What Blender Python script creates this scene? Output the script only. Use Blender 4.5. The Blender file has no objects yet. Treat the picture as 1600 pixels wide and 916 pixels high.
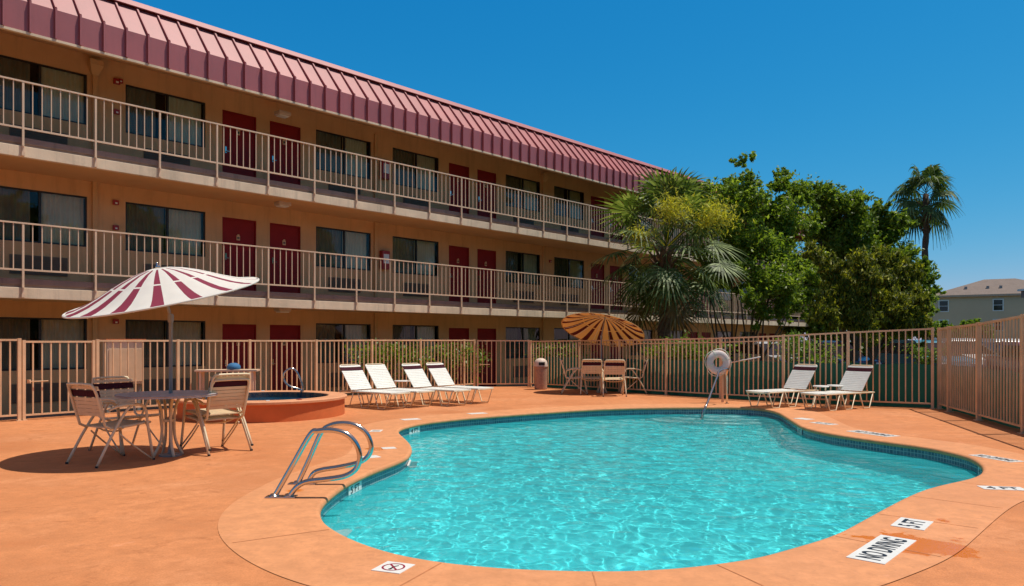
import bpy, bmesh, math, random
import numpy as np
from mathutils import Vector, Matrix

# ------------------------------------------------------------------ camera, sky, sun, exposure
scene = bpy.context.scene
FPX, HZ, CAMH = 1170.0, 533.0, 1.35
cam_d = bpy.data.cameras.new("camera"); cam = bpy.data.objects.new("camera", cam_d)
scene.collection.objects.link(cam); scene.camera = cam
cam.location = (0, 0, CAMH); cam.rotation_euler = (math.radians(90), 0, 0)
cam_d.sensor_width = 36; cam_d.lens = FPX * 36 / 1600
cam_d.shift_y = (HZ - 458) / 1600
cam_d.clip_start = 0.05; cam_d.clip_end = 6000

SUN = Vector((0.40, 0.05, 1.0)).normalized()
sun_el = math.asin(SUN.z); sun_az = math.atan2(SUN.x, SUN.y)
world = bpy.data.worlds.new("World"); scene.world = world; world.use_nodes = True
wn = world.node_tree; wn.nodes.clear()
wo = wn.nodes.new("ShaderNodeOutputWorld"); wb = wn.nodes.new("ShaderNodeBackground")
sky = wn.nodes.new("ShaderNodeTexSky"); sky.sky_type = 'NISHITA'; sky.sun_disc = False
sky.sun_elevation = sun_el; sky.sun_rotation = sun_az
sky.altitude = 0; sky.air_density = 1.0; sky.dust_density = 0.3; sky.ozone_density = 3.0
BG = 0.10
sep = wn.nodes.new("ShaderNodeSeparateColor"); com = wn.nodes.new("ShaderNodeCombineColor")
wn.links.new(sky.outputs[0], sep.inputs[0])
for i, (gain, pw) in enumerate(((2.35, 2.55), (0.78, 0.80), (0.90, 0.50))):   # deep polarised blue: colour grade of the sky texture
    m1 = wn.nodes.new("ShaderNodeMath"); m1.operation = 'MULTIPLY'; m1.inputs[1].default_value = 0.085
    m2 = wn.nodes.new("ShaderNodeMath"); m2.operation = 'POWER'; m2.inputs[1].default_value = pw
    m3 = wn.nodes.new("ShaderNodeMath"); m3.operation = 'MULTIPLY'; m3.inputs[1].default_value = gain / BG
    wn.links.new(sep.outputs[i], m1.inputs[0]); wn.links.new(m1.outputs[0], m2.inputs[0]); wn.links.new(m2.outputs[0], m3.inputs[0]); wn.links.new(m3.outputs[0], com.inputs[i])
# overhead, above the view, the sky is tinted warm to take blue from shadows
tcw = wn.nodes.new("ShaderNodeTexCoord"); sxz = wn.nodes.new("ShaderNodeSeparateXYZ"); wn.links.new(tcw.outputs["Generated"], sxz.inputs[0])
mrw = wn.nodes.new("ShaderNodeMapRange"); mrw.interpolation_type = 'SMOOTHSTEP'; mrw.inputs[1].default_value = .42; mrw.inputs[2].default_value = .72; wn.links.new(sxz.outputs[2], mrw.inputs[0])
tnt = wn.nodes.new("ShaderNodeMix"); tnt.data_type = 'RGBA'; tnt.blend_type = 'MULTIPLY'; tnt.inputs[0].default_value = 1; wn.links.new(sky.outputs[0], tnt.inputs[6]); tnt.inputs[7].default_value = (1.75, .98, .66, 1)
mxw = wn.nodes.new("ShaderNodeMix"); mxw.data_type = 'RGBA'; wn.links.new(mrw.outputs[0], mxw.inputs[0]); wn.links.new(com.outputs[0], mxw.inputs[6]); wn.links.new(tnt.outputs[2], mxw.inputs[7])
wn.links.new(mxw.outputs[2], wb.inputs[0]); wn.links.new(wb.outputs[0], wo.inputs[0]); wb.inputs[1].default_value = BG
sd = bpy.data.lights.new("sun", 'SUN'); so = bpy.data.objects.new("sun", sd); scene.collection.objects.link(so)
sd.energy = 4.3; sd.angle = math.radians(0.5); sd.color = (1.0, 0.94, 0.84)
so.rotation_euler = SUN.to_track_quat('Z', 'Y').to_euler(); so.location = (8, 4, 30)
scene.view_settings.view_transform = 'Standard'; scene.view_settings.look = 'None'
scene.view_settings.exposure = 0.0; scene.view_settings.gamma = 1.0
scene.view_settings.use_curve_mapping = False
scene.render.engine = 'CYCLES'
cy = scene.cycles
cy.max_bounces = 8; cy.diffuse_bounces = 3; cy.glossy_bounces = 3; cy.transmission_bounces = 6; cy.transparent_max_bounces = 16
cy.sample_clamp_indirect = 6; cy.use_denoising = True; cy.use_adaptive_sampling = True; cy.adaptive_threshold = 0.015
cy.caustics_refractive = True; cy.caustics_reflective = False; cy.blur_glossy = 0.5

# ------------------------------------------------------------------ helpers
C = scene.collection
def gp(px, py, z=0.0):
    Y = FPX * (CAMH - z) / (py - HZ); return Vector(((px - 800) / FPX * Y, Y, z))
def wp(px, py, Y):
    return Vector(((px - 800) / FPX * Y, Y, CAMH - (py - HZ) / FPX * Y))
def L(o): C.objects.link(o); return o
def thing(name, label, cat, loc=(0, 0, 0), rz=0.0, group=None, kind=None):
    o = bpy.data.objects.new(name, None); o.empty_display_size = 0.2; L(o)
    o.location = loc; o.rotation_euler = (0, 0, rz)
    o["label"] = label; o["category"] = cat
    if group: o["group"] = group
    return o
def tag(o, label=None, cat=None, group=None, kind=None):
    for k, v in (("label", label), ("category", cat), ("group", group), ("kind", kind)):
        if v: o[k] = v
    return o
def copy_tree(o, parent=None, link_name=None):
    c = o.copy(); L(c); c.parent = parent
    for ch in list(o.children): copy_tree(ch, c)
    return c

class MB:
    def __init__(s): s.v = []; s.f = []; s.m = []; s.uv = None
    def add(s, vs, fs, mi=0, M=None):
        b = len(s.v)
        if M is not None: vs = [M @ Vector(p) for p in vs]
        s.v += [tuple(p) for p in vs]; s.f += [tuple(b + i for i in f) for f in fs]; s.m += [mi] * len(fs); return s
    def box(s, x0, x1, y0, y1, z0, z1, mi=0, M=None):
        vs = [(x, y, z) for x in (x0, x1) for y in (y0, y1) for z in (z0, z1)]
        return s.add(vs, [(0, 1, 3, 2), (4, 6, 7, 5), (0, 4, 5, 1), (2, 3, 7, 6), (0, 2, 6, 4), (1, 5, 7, 3)], mi, M)
    def quad(s, a, b, c, d, mi=0): return s.add([a, b, c, d], [(0, 1, 2, 3)], mi)
    def tube(s, pts, r, n=8, mi=0, closed=False, M=None, smooth=0):
        pts = [Vector(p) for p in pts]
        if smooth: pts = catmull(pts, smooth, closed)
        N = len(pts); rs = r if isinstance(r, (list, tuple)) else [r] * N
        if len(rs) != N: rs = list(np.interp(np.linspace(0, 1, N), np.linspace(0, 1, len(rs)), rs))
        vs = []; prev = None
        for i, p in enumerate(pts):
            if closed: t = pts[(i + 1) % N] - pts[i - 1]
            else: t = pts[min(i + 1, N - 1)] - pts[max(i - 1, 0)]
            t.normalize()
            if prev is None:
                a = Vector((0, 0, 1)) if abs(t.z) < .9 else Vector((1, 0, 0)); u = t.cross(a).normalized()
            else:
                u = prev - t * prev.dot(t)
                u = u.normalized() if u.length > 1e-6 else t.orthogonal().normalized()
            prev = u; w = t.cross(u)
            for k in range(n):
                a = 2 * math.pi * (k + .5) / n; vs.append(p + (u * math.cos(a) + w * math.sin(a)) * rs[i])
        fs = []
        for i in range(N if closed else N - 1):
            j = (i + 1) % N
            for k in range(n): fs.append((i * n + k, i * n + (k + 1) % n, j * n + (k + 1) % n, j * n + k))
        if not closed: fs.append(tuple(range(n))[::-1]); fs.append(tuple((N - 1) * n + k for k in range(n)))
        return s.add(vs, fs, mi, M)
    def lathe(s, prof, n=24, c=(0, 0, 0), mi=0, M=None, cap=True):
        vs = []; fs = []
        for r, z in prof:
            for k in range(n):
                a = 2 * math.pi * k / n; vs.append((c[0] + r * math.cos(a), c[1] + r * math.sin(a), c[2] + z))
        for i in range(len(prof) - 1):
            for k in range(n): fs.append((i * n + k, i * n + (k + 1) % n, (i + 1) * n + (k + 1) % n, (i + 1) * n + k))
        if cap: fs.append(tuple(range(n))[::-1]); fs.append(tuple((len(prof) - 1) * n + k for k in range(n)))
        return s.add(vs, fs, mi, M)
    def build(s, name, mats, parent=None, smooth=False, bevel=0.0, auto=None):
        me = bpy.data.meshes.new(name); me.from_pydata(s.v, [], s.f)
        for m in (mats if isinstance(mats, (list, tuple)) else [mats]): me.materials.append(m)
        if any(s.m): me.polygons.foreach_set("material_index", s.m)
        if smooth: me.polygons.foreach_set("use_smooth", [True] * len(s.f))
        me.update(); o = bpy.data.objects.new(name, me); L(o)
        if parent: o.parent = parent
        if bevel:
            b = o.modifiers.new("bevel", 'BEVEL'); b.width = bevel; b.segments = 2; b.limit_method = 'ANGLE'
        return o
def catmull(P, k, closed=False):
    P = [Vector(p) for p in P]; N = len(P); out = []
    for i in range(N if closed else N - 1):
        g = (lambda j: P[j % N]) if closed else (lambda j: P[max(0, min(N - 1, j))])
        a, b, c, d = g(i - 1), g(i), g(i + 1), g(i + 2)
        for q in range(k):
            t = q / k
            out.append(.5 * ((2 * b) + (c - a) * t + (2 * a - 5 * b + 4 * c - d) * t * t + (3 * b - a - 3 * c + d) * t ** 3))
    if not closed: out.append(P[-1])
    return out

# ------------------------------------------------------------------ materials
def nodes(name):
    m = bpy.data.materials.new(name); m.use_nodes = True; nt = m.node_tree
    return m, nt, nt.nodes["Principled BSDF"]
def ramp(nt, fac, stops):
    r = nt.nodes.new("ShaderNodeValToRGB"); cr = r.color_ramp
    while len(cr.elements) < len(stops): cr.elements.new(.5)
    for e, (p, c) in zip(cr.elements, stops): e.position = p; e.color = (*c, 1) if len(c) == 3 else c
    nt.links.new(fac, r.inputs[0]); return r.outputs[0]
def noise(nt, scale, detail=4, rough=.5, coord="Object", vec=None, dist=0):
    n = nt.nodes.new("ShaderNodeTexNoise"); n.inputs["Scale"].default_value = scale; n.inputs["Detail"].default_value = detail
    n.inputs["Roughness"].default_value = rough; n.inputs["Distortion"].default_value = dist
    if vec is None:
        t = nt.nodes.new("ShaderNodeTexCoord"); vec = t.outputs[coord]
    nt.links.new(vec, n.inputs["Vector"]); return n.outputs["Fac"]
def bump(nt, b, h, st=.3, d=.02):
    k = nt.nodes.new("ShaderNodeBump"); k.inputs["Strength"].default_value = st; k.inputs["Distance"].default_value = d
    nt.links.new(h, k.inputs["Height"]); nt.links.new(k.outputs[0], b.inputs["Normal"])
def mix(nt, f, a, b, mode='MIX'):
    x = nt.nodes.new("ShaderNodeMix"); x.data_type = 'RGBA'; x.blend_type = mode
    for s, v in ((x.inputs[0], f), (x.inputs[6], a), (x.inputs[7], b)):
        if isinstance(v, (int, float)): s.default_value = v
        elif isinstance(v, tuple): s.default_value = (*v, 1)
        else: nt.links.new(v, s)
    return x.outputs[2]
def P(name, c, r=.6, *a, streak=0, **k):
    m = P0(name, c, r, *a, **k)
    if streak:
        nt = m.node_tree; b = nt.nodes['Principled BSDF']; src = b.inputs['Base Color'].links[0].from_socket
        tc = nt.nodes.new('ShaderNodeTexCoord'); mp = nt.nodes.new('ShaderNodeMapping'); mp.inputs['Scale'].default_value = (5.0, 5.0, .45); nt.links.new(tc.outputs['Object'], mp.inputs[0])
        f = noise(nt, 1.0, 6, .72, vec=mp.outputs[0]); nt.links.new(mix(nt, ramp(nt, f, [(.50, (0,) * 3), (.72, (streak,) * 3)]), src, tuple(x * .45 for x in c)), b.inputs['Base Color'])
    return m
def P0(name, c, r=.6, var=.12, scale=3.0, metal=0, bs=0, bscale=60, bd=.01, spec=.5, coord="Object"):
    m, nt, b = nodes(name); b.inputs["Roughness"].default_value = r; b.inputs["Metallic"].default_value = metal
    b.inputs["Specular IOR Level"].default_value = spec
    if var:
        f = noise(nt, scale, 5, .6, coord)
        nt.links.new(ramp(nt, f, [(.3, tuple(x * (1 - var) for x in c)), (.7, tuple(min(1, x * (1 + var)) for x in c))]), b.inputs["Base Color"])
    else: b.inputs["Base Color"].default_value = (*c, 1)
    if bs: bump(nt, b, noise(nt, bscale, 4, .6, coord), bs, bd)
    return m
M = {}
M['stucco'] = P('stucco', (.68, .395, .185), .9, .14, .6, bs=.35, bscale=45, bd=.02, streak=.35)
M['soffit'] = P('soffit', (.62, .37, .17), .9, .08, .8, bs=.2, bscale=40)
M['cream'] = P('cream_paint', (.76, .60, .42), .7, .14, 1.5, bs=.3, bscale=30, streak=.5)
M['mauve'] = P('mauve_concrete', (.27, .19, .16), .85, .18, 1.2, bs=.3, bscale=30, streak=.5)
M['rail'] = P('rail_paint', (.74, .53, .36), .45, .10, 2.0)
M['fence'] = P('fence_paint', (.76, .49, .28), .5, .18, 2.5)
M['roofm'] = P('roof_metal', (.38, .085, .085), .5, .14, .8, spec=1.0, streak=.22)
M['dark'] = P('dark_frame', (.022, .02, .018), .4, .1, 3)
M['door'] = P('door_red', (.26, .013, .013), .6, .15, 2.0, spec=.25)
M['interior'] = P('interior_dark', (.05, .045, .04), .9, .1, 2)
M['plaque'] = P('plaque_gold', (.75, .45, .22), .5, .1, 8)
M['steel'] = P('stainless', (.62, .57, .52), .16, .06, 6, metal=1)
M['alu'] = P('frame_beige', (.76, .63, .42), .4, .08, 5)
M['strap'] = P('strap_cream', (.74, .56, .35), .55, .08, 6)
M['straplt'] = P('strap_white', (.80, .80, .74), .5, .05, 6)
M['maroon'] = P('strap_maroon', (.05, .006, .014), .8, .1, 6, spec=.2)
M['tabletop'] = P('table_grey', (.46, .42, .42), .45, .15, 6)
M['white'] = P('white_plastic', (.8, .79, .75), .4, .06, 4)
M['bark'] = P('bark', (.13, .095, .065), .95, .35, 9, bs=.8, bscale=25, bd=.03)
M['palmbark'] = P('palm_bark', (.15, .085, .05), .95, .4, 12, bs=.9, bscale=30, bd=.05)
M['soil'] = P('soil', (.14, .09, .06), .95, .3, 3, bs=.6, bscale=20)
M['red'] = P('alarm_red', (.35, .02, .02), .4, .08, 5)
M['fixture'] = P('fixture', (.55, .45, .38), .5, .1, 5)
M['conduit'] = P('grey_metal', (.30, .28, .26), .4, .1, 5)
M['tilew'] = P('marker_white', (.78, .78, .74), .35, .07, 8)
M['ink'] = P('marker_black', (.012, .012, .015), .4, 0)
M['inkred'] = P('marker_red', (.30, .01, .04), .4, 0)
M['rubber'] = P('rubber', (.02, .02, .02), .7, .1, 5)
M['pump'] = P('terracotta_wall', (.60, .155, .04), .75, .12, 2.0, bs=.3, bscale=30)
M['rim'] = P('spa_rim', (.66, .30, .15), .7, .12, 3.0, bs=.2, bscale=30)
M['trash'] = P('trash_tan', (.46, .26, .17), .8, .2, 25, bs=.3, bscale=60)
M['ring'] = P('ring_foam', (.72, .60, .56), .6, .06, 6)
M['rope'] = P('rope', (.7, .66, .55), .8, .1, 20)
M['blue'] = P('blue_cloth', (.04, .16, .33), .8, .1, 6)
M['siding'] = P('siding', (.64, .48, .32), .8, .06, .3)
M['shingle'] = P('shingle', (.20, .155, .13), .9, .12, 1.2, bs=.4, bscale=4, bd=.1)
M['trimw'] = P('trim_white', (.75, .75, .72), .6, .04, 2)
M['asphalt'] = P('asphalt', (.055, .053, .052), .9, .2, 1.5, bs=.4, bscale=80)
M['path'] = P('concrete', (.30, .24, .20), .9, .15, 1.2, bs=.3, bscale=40)
M['ground'] = P('dry_grass', (.13, .12, .05), .95, .35, 1.0, bs=.6, bscale=20)

def glass_thin(name, tint=(.93, .95, .92), r=.02):
    m = bpy.data.materials.new(name); m.use_nodes = True; nt = m.node_tree; nt.nodes.clear()
    o = nt.nodes.new("ShaderNodeOutputMaterial"); t = nt.nodes.new("ShaderNodeBsdfTransparent"); g = nt.nodes.new("ShaderNodeBsdfGlossy")
    t.inputs[0].default_value = (*tint, 1); g.inputs["Roughness"].default_value = r
    fr = nt.nodes.new("ShaderNodeFresnel"); fr.inputs[0].default_value = 1.48
    x = nt.nodes.new("ShaderNodeMixShader"); nt.links.new(fr.outputs[0], x.inputs[0]); nt.links.new(t.outputs[0], x.inputs[1]); nt.links.new(g.outputs[0], x.inputs[2])
    nt.links.new(x.outputs[0], o.inputs[0]); return m
M['glass'] = glass_thin('window_glass')
M['carglass'] = P('car_glass', (.01, .012, .015), .05, 0)
M['spawater'] = glass_thin('spa_water', (.25, .55, .75), .03)

# curtains
m, nt, b = nodes('curtain'); b.inputs["Roughness"].default_value = .9
tc = nt.nodes.new("ShaderNodeTexCoord"); f = noise(nt, 3, 3)
nt.links.new(ramp(nt, f, [(.3, (.72, .62, .42)), (.7, (.86, .77, .56))]), b.inputs["Base Color"]); M['curtain'] = m
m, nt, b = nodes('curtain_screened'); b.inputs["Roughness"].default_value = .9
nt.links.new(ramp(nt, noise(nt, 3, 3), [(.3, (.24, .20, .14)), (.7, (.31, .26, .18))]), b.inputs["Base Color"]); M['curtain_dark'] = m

# deck: worn terracotta paint
def deck_mat(name, c0, c1, smooth, wet):
    m, nt, b = nodes(name); tc = nt.nodes.new("ShaderNodeTexCoord"); ob = tc.outputs["Object"]
    mp = nt.nodes.new("ShaderNodeMapping"); mp.inputs["Scale"].default_value = (1.0, 1.0, 1.0); nt.links.new(ob, mp.inputs[0])
    f1 = noise(nt, .55, 6, .62, vec=mp.outputs[0], dist=.6)
    col = ramp(nt, f1, [(.28, c0), (.52, c1), (.75, tuple(x * 1.07 for x in c1))])
    f7 = noise(nt, .9, 3, .5, vec=ob, dist=.3); col = mix(nt, ramp(nt, f7, [(.50, (0,) * 3), (.66, (.5,) * 3)]), col, (.76, .35, .17))
    f2 = noise(nt, 5.5, 7, .7, vec=ob)
    col = mix(nt, ramp(nt, f2, [(.38, (.9,) * 3), (.62, (0,) * 3)]), col, tuple(x * .80 for x in c1))
    f5 = noise(nt, 17, 5, .7, vec=ob, dist=.8); col = mix(nt, ramp(nt, f5, [(.52, (0,) * 3), (.70, (.55,) * 3)]), col, tuple(x * .70 for x in c1))
    f6 = noise(nt, 2.6, 6, .8, vec=ob, dist=1.2); col = mix(nt, ramp(nt, f6, [(.56, (0,) * 3), (.66, (.45,) * 3)]), col, tuple(x * .74 for x in c0))
    f3 = noise(nt, 95 if not smooth else 50, 3, .6, vec=ob)
    col = mix(nt, ramp(nt, f3, [(.35, (.35 if not smooth else .1,) * 3), (.6, (0,) * 3)]), col, tuple(x * .72 for x in c0))
    f4 = noise(nt, 1.7, 5, .75, vec=ob, dist=2.0)
    col = mix(nt, ramp(nt, f4, [(.63, (0,) * 3), (.70, (.35,) * 3)]), col, (.80, .36, .20))
    rough = .82 if not smooth else .7
    rs = None
    if wet:
        geo = nt.nodes.new("ShaderNodeNewGeometry"); wob = noise(nt, 4.0, 4, .6, vec=geo.outputs["Position"])
        tot = None
        for (cx, cyy, rad, sx) in wet:
            sub = nt.nodes.new("ShaderNodeVectorMath"); sub.operation = 'SUBTRACT'; sub.inputs[1].default_value = (cx, cyy, 0); nt.links.new(geo.outputs["Position"], sub.inputs[0])
            sc = nt.nodes.new("ShaderNodeVectorMath"); sc.operation = 'MULTIPLY'; sc.inputs[1].default_value = (sx, 1, 0); nt.links.new(sub.outputs[0], sc.inputs[0])
            ln = nt.nodes.new("ShaderNodeVectorMath"); ln.operation = 'LENGTH'; nt.links.new(sc.outputs[0], ln.inputs[0])
            a = nt.nodes.new("ShaderNodeMath"); a.operation = 'MULTIPLY_ADD'; a.inputs[1].default_value = rad * 2.6; nt.links.new(wob, a.inputs[0]); a.inputs[2].default_value = -rad * .6
            s2 = nt.nodes.new("ShaderNodeMath"); s2.operation = 'SUBTRACT'; nt.links.new(a.outputs[0], s2.inputs[0]); nt.links.new(ln.outputs["Value"], s2.inputs[1])
            s3 = nt.nodes.new("ShaderNodeMath"); s3.operation = 'MULTIPLY'; s3.inputs[1].default_value = 22; s3.use_clamp = True; nt.links.new(s2.outputs[0], s3.inputs[0])
            if tot is None: tot = s3.outputs[0]
            else:
                mx = nt.nodes.new("ShaderNodeMath"); mx.operation = 'MAXIMUM'; nt.links.new(tot, mx.inputs[0]); nt.links.new(s3.outputs[0], mx.inputs[1]); tot = mx.outputs[0]
        col = mix(nt, tot, col, (.70, .19, .006))
        rr = nt.nodes.new("ShaderNodeMapRange"); rr.inputs[3].default_value = rough; rr.inputs[4].default_value = .16; nt.links.new(tot, rr.inputs[0]); nt.links.new(rr.outputs[0], b.inputs["Roughness"])
    else: b.inputs["Roughness"].default_value = rough
    nt.links.new(col, b.inputs["Base Color"])
    h = noise(nt, 130 if not smooth else 60, 5, .65, vec=ob)
    h2 = noise(nt, 14, 4, .6, vec=ob)
    ad = nt.nodes.new("ShaderNodeMath"); ad.operation = 'MULTIPLY_ADD'; ad.inputs[1].default_value = 1.5; nt.links.new(h2, ad.inputs[0]); nt.links.new(h, ad.inputs[2])
    bump(nt, b, ad.outputs[0], .45 if not smooth else .15, .006)
    b.inputs["Specular IOR Level"].default_value = .35
    return m
_p = gp(1440, 852); _q = gp(588, 702); _r = gp(455, 768)
WET = [(_p.x, _p.y, .42, 1.0), (_q.x, _q.y, .22, 1.5), (gp(1475, 815).x, gp(1475, 815).y, .12, 1.5), (_r.x, _r.y, .10, .8)]
M['deck'] = deck_mat('deck_paint', (.45, .145, .045), (.70, .272, .104), False, WET)
M['coping'] = deck_mat('coping_paint', (.64, .265, .115), (.73, .315, .135), True, WET)
M['groove'] = P('groove', (.56, .215, .085), .9, .2, 6)

# waterline mosaic
m, nt, b = nodes('mosaic'); uv = nt.nodes.new("ShaderNodeUVMap")
br = nt.nodes.new("ShaderNodeTexBrick"); br.offset = 0; br.inputs["Scale"].default_value = 1; br.inputs["Brick Width"].default_value = .05; br.inputs["Row Height"].default_value = .05
br.inputs["Mortar Size"].default_value = .004; br.inputs["Color1"].default_value = (.07, .125, .18, 1); br.inputs["Color2"].default_value = (.13, .21, .27, 1); br.inputs["Mortar"].default_value = (.38, .43, .43, 1)
nt.links.new(uv.outputs[0], br.inputs[0]); nt.links.new(br.outputs[0], b.inputs["Base Color"]); b.inputs["Roughness"].default_value = .25; M['mosaic'] = m
m, nt, b = nodes('pool_plaster'); b.inputs["Roughness"].default_value = .7
nt.links.new(ramp(nt, noise(nt, 1.2, 5, .6), [(.3, (.06, .88, .95)), (.7, (.11, .94, .98))]), b.inputs["Base Color"]); M['plaster'] = m
M['plaster_white'] = P('plaster_white', (.55, .80, .80), .7, .06, 3)

# water: real refracting surface, slightly cloudy
m = bpy.data.materials.new('pool_water'); m.use_nodes = True; nt = m.node_tree; nt.nodes.clear()
wo_ = nt.nodes.new("ShaderNodeOutputMaterial"); rf_ = nt.nodes.new("ShaderNodeBsdfRefraction"); gl_ = nt.nodes.new("ShaderNodeBsdfGlossy"); df_ = nt.nodes.new("ShaderNodeBsdfDiffuse")
rf_.inputs["Color"].default_value = (.92, 1, 1, 1); rf_.inputs["Roughness"].default_value = 0; rf_.inputs["IOR"].default_value = 1.333; gl_.inputs["Roughness"].default_value = .02
gl_.inputs["Color"].default_value = (.55, .55, .55, 1); df_.inputs["Color"].default_value = (.10, .90, 1.0, 1)
fr_ = nt.nodes.new("ShaderNodeFresnel"); fr_.inputs[0].default_value = 1.333
m1 = nt.nodes.new("ShaderNodeMixShader"); m2 = nt.nodes.new("ShaderNodeMixShader"); m2.inputs[0].default_value = .27
nt.links.new(rf_.outputs[0], m2.inputs[1]); nt.links.new(df_.outputs[0], m2.inputs[2])
nt.links.new(fr_.outputs[0], m1.inputs[0]); nt.links.new(m2.outputs[0], m1.inputs[1]); nt.links.new(gl_.outputs[0], m1.inputs[2]); nt.links.new(m1.outputs[0], wo_.inputs[0])
M['water'] = m

def leaf_mat(name, c0, c1, c2, tr=.35, rough=.45):
    m = bpy.data.materials.new(name); m.use_nodes = True; nt = m.node_tree; b = nt.nodes["Principled BSDF"]
    g = nt.nodes.new("ShaderNodeNewGeometry"); col = ramp(nt, g.outputs["Random Per Island"], [(0, c0), (.55, c1), (1, c2)])
    nt.links.new(col, b.inputs["Base Color"]); b.inputs["Roughness"].default_value = rough; b.inputs["Specular IOR Level"].default_value = .4
    t = nt.nodes.new("ShaderNodeBsdfTranslucent"); bc = mix(nt, 1.0, col, (1.25, 1.3, .5), 'MULTIPLY'); nt.links.new(bc, t.inputs[0])
    x = nt.nodes.new("ShaderNodeMixShader"); x.inputs[0].default_value = tr; nt.links.new(b.outputs[0], x.inputs[1]); nt.links.new(t.outputs[0], x.inputs[2])
    nt.links.new(x.outputs[0], nt.nodes["Material Output"].inputs[0]); return m
M['leaf'] = leaf_mat('leaf_bright', (.09, .15, .02), (.20, .30, .035), (.40, .50, .09), .5)
M['leaf2'] = leaf_mat('leaf_deep', (.08, .135, .018), (.18, .27, .033), (.36, .45, .075), .5)
M['juniper'] = leaf_mat('juniper', (.04, .065, .010), (.16, .19, .02), (.50, .48, .05), .35, .6)
M['fan'] = leaf_mat('palm_leaf', (.05, .085, .018), (.11, .17, .04), (.34, .42, .16), .3, .55)
M['fan_far'] = leaf_mat('palm_leaf_far', (.035, .07, .015), (.07, .12, .03), (.18, .24, .09), .3, .65)
M['fan_dry'] = leaf_mat('palm_leaf_dry', (.16, .10, .05), (.22, .15, .07), (.30, .22, .10), .2, .7)
M['flower'] = leaf_mat('palm_flower', (.40, .36, .03), (.55, .52, .06), (.70, .66, .12), .4, .7)
M['vine'] = leaf_mat('vine_leaf', (.08, .14, .015), (.16, .26, .03), (.28, .40, .06), .4)

def fabric(name, c, tr=.35):
    m = bpy.data.materials.new(name); m.use_nodes = True; nt = m.node_tree; b = nt.nodes["Principled BSDF"]
    col = ramp(nt, noise(nt, 6, 4), [(.3, tuple(x * .94 for x in c)), (.7, c)]); nt.links.new(col, b.inputs["Base Color"]); b.inputs["Roughness"].default_value = .8
    t = nt.nodes.new("ShaderNodeBsdfTranslucent"); nt.links.new(col, t.inputs[0]); x = nt.nodes.new("ShaderNodeMixShader"); x.inputs[0].default_value = tr
    nt.links.new(b.outputs[0], x.inputs[1]); nt.links.new(t.outputs[0], x.inputs[2]); nt.links.new(x.outputs[0], nt.nodes["Material Output"].inputs[0]); return m
M['can_w'] = fabric('canopy_white', (.88, .86, .80), .3); M['can_m'] = fabric('canopy_maroon', (.25, .02, .055), .12)
M['can_w2'] = fabric('canopy_sand', (.80, .52, .24), .45); M['can_m2'] = fabric('canopy_wine', (.16, .015, .02), .1)
M['mesh'] = fabric('windscreen_green', (.012, .12, .085), .15)

# ------------------------------------------------------------------ pool outline (deck level)
PX = [(499, 796), (503, 812), (516, 824), (540, 838), (571, 851), (624, 867), (702, 880), (790, 888), (880, 891.5), (960, 892.5), (1030, 890), (1100, 883.5), (1180, 872), (1235, 857), (1277, 845), (1312, 832), (1342, 816), (1390, 790), (1418, 776), (1445, 765),
      (1475, 757), (1503, 751), (1523, 745.5), (1534, 738.5), (1536, 730), (1528, 722), (1513, 714), (1478, 705), (1438, 697.5), (1374, 689), (1309, 679.5), (1275, 673), (1254, 667), (1240, 659), (1228, 651.5), (1213, 643.5), (1190, 638.5), (1150, 636.2),
      (1098, 635.8), (1000, 636.8), (920, 639.5), (840, 644.5), (778, 649), (721, 653.5), (664, 660), (632, 667), (622, 673), (628, 681), (638, 690), (643, 699), (641, 708), (630, 717), (579, 737), (545, 753), (522, 769), (506, 783)]
raw = catmull([gp(*p) for p in PX], 6, True)
def resample(pts, step):
    pts = pts + [pts[0]]; d = [0]
    for a, b_ in zip(pts, pts[1:]): d.append(d[-1] + (b_ - a).length)
    n = int(d[-1] / step); X = np.array([tuple(p) for p in pts]); s = np.linspace(0, d[-1], n, endpoint=False)
    return np.stack([np.interp(s, d, X[:, k]) for k in range(3)], 1), d[-1]
O, PERIM = resample(raw, .07)
for _ in range(6): O = .25 * np.roll(O, 1, 0) + .5 * O + .25 * np.roll(O, -1, 0)
O[:, 2] = 0
if np.sum(O[:, 0] * np.roll(O[:, 1], -1) - np.roll(O[:, 0], -1) * O[:, 1]) < 0: O = O[::-1].copy()   # counter-clockwise
T = np.roll(O, -1, 0) - np.roll(O, 1, 0); T /= np.linalg.norm(T, axis=1)[:, None]
NO = np.stack([T[:, 1], -T[:, 0], 0 * T[:, 0]], 1)      # outward
NP = len(O)
def offs(d):
    Q = O + NO * d
    D = np.sqrt(((Q[:, None, :2] - O[None, :, :2]) ** 2).sum(-1)).min(1)
    Q = Q[D > abs(d) * .985]
    for _ in range(3): Q = .25 * np.roll(Q, 1, 0) + .5 * Q + .25 * np.roll(Q, -1, 0)
    return Q
def in_poly(x, y, poly):
    ins = np.zeros(x.shape, bool); n = len(poly)
    for i in range(n):
        x1, y1 = poly[i][:2]; x2, y2 = poly[(i + 1) % n][:2]
        c = ((y1 > y) != (y2 > y)) & (x < (x2 - x1) * (y - y1) / (y2 - y1 + 1e-12) + x1); ins ^= c
    return ins
def sheet(name, loops, z, mat, kind='structure', label=None):
    bm = bmesh.new()
    for lp in loops:
        vs = [bm.verts.new((p[0], p[1], z)) for p in lp]
        for i in range(len(vs)): bm.edges.new((vs[i], vs[(i + 1) % len(vs)]))
    bmesh.ops.triangle_fill(bm, edges=bm.edges[:], use_beauty=True, use_dissolve=False)
    for f in bm.faces:
        if f.normal.z < 0: f.normal_flip()
    me = bpy.data.meshes.new(name); bm.to_mesh(me); bm.free(); me.materials.append(mat)
    o = L(bpy.data.objects.new(name, me)); o['kind'] = kind
    return o

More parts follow.
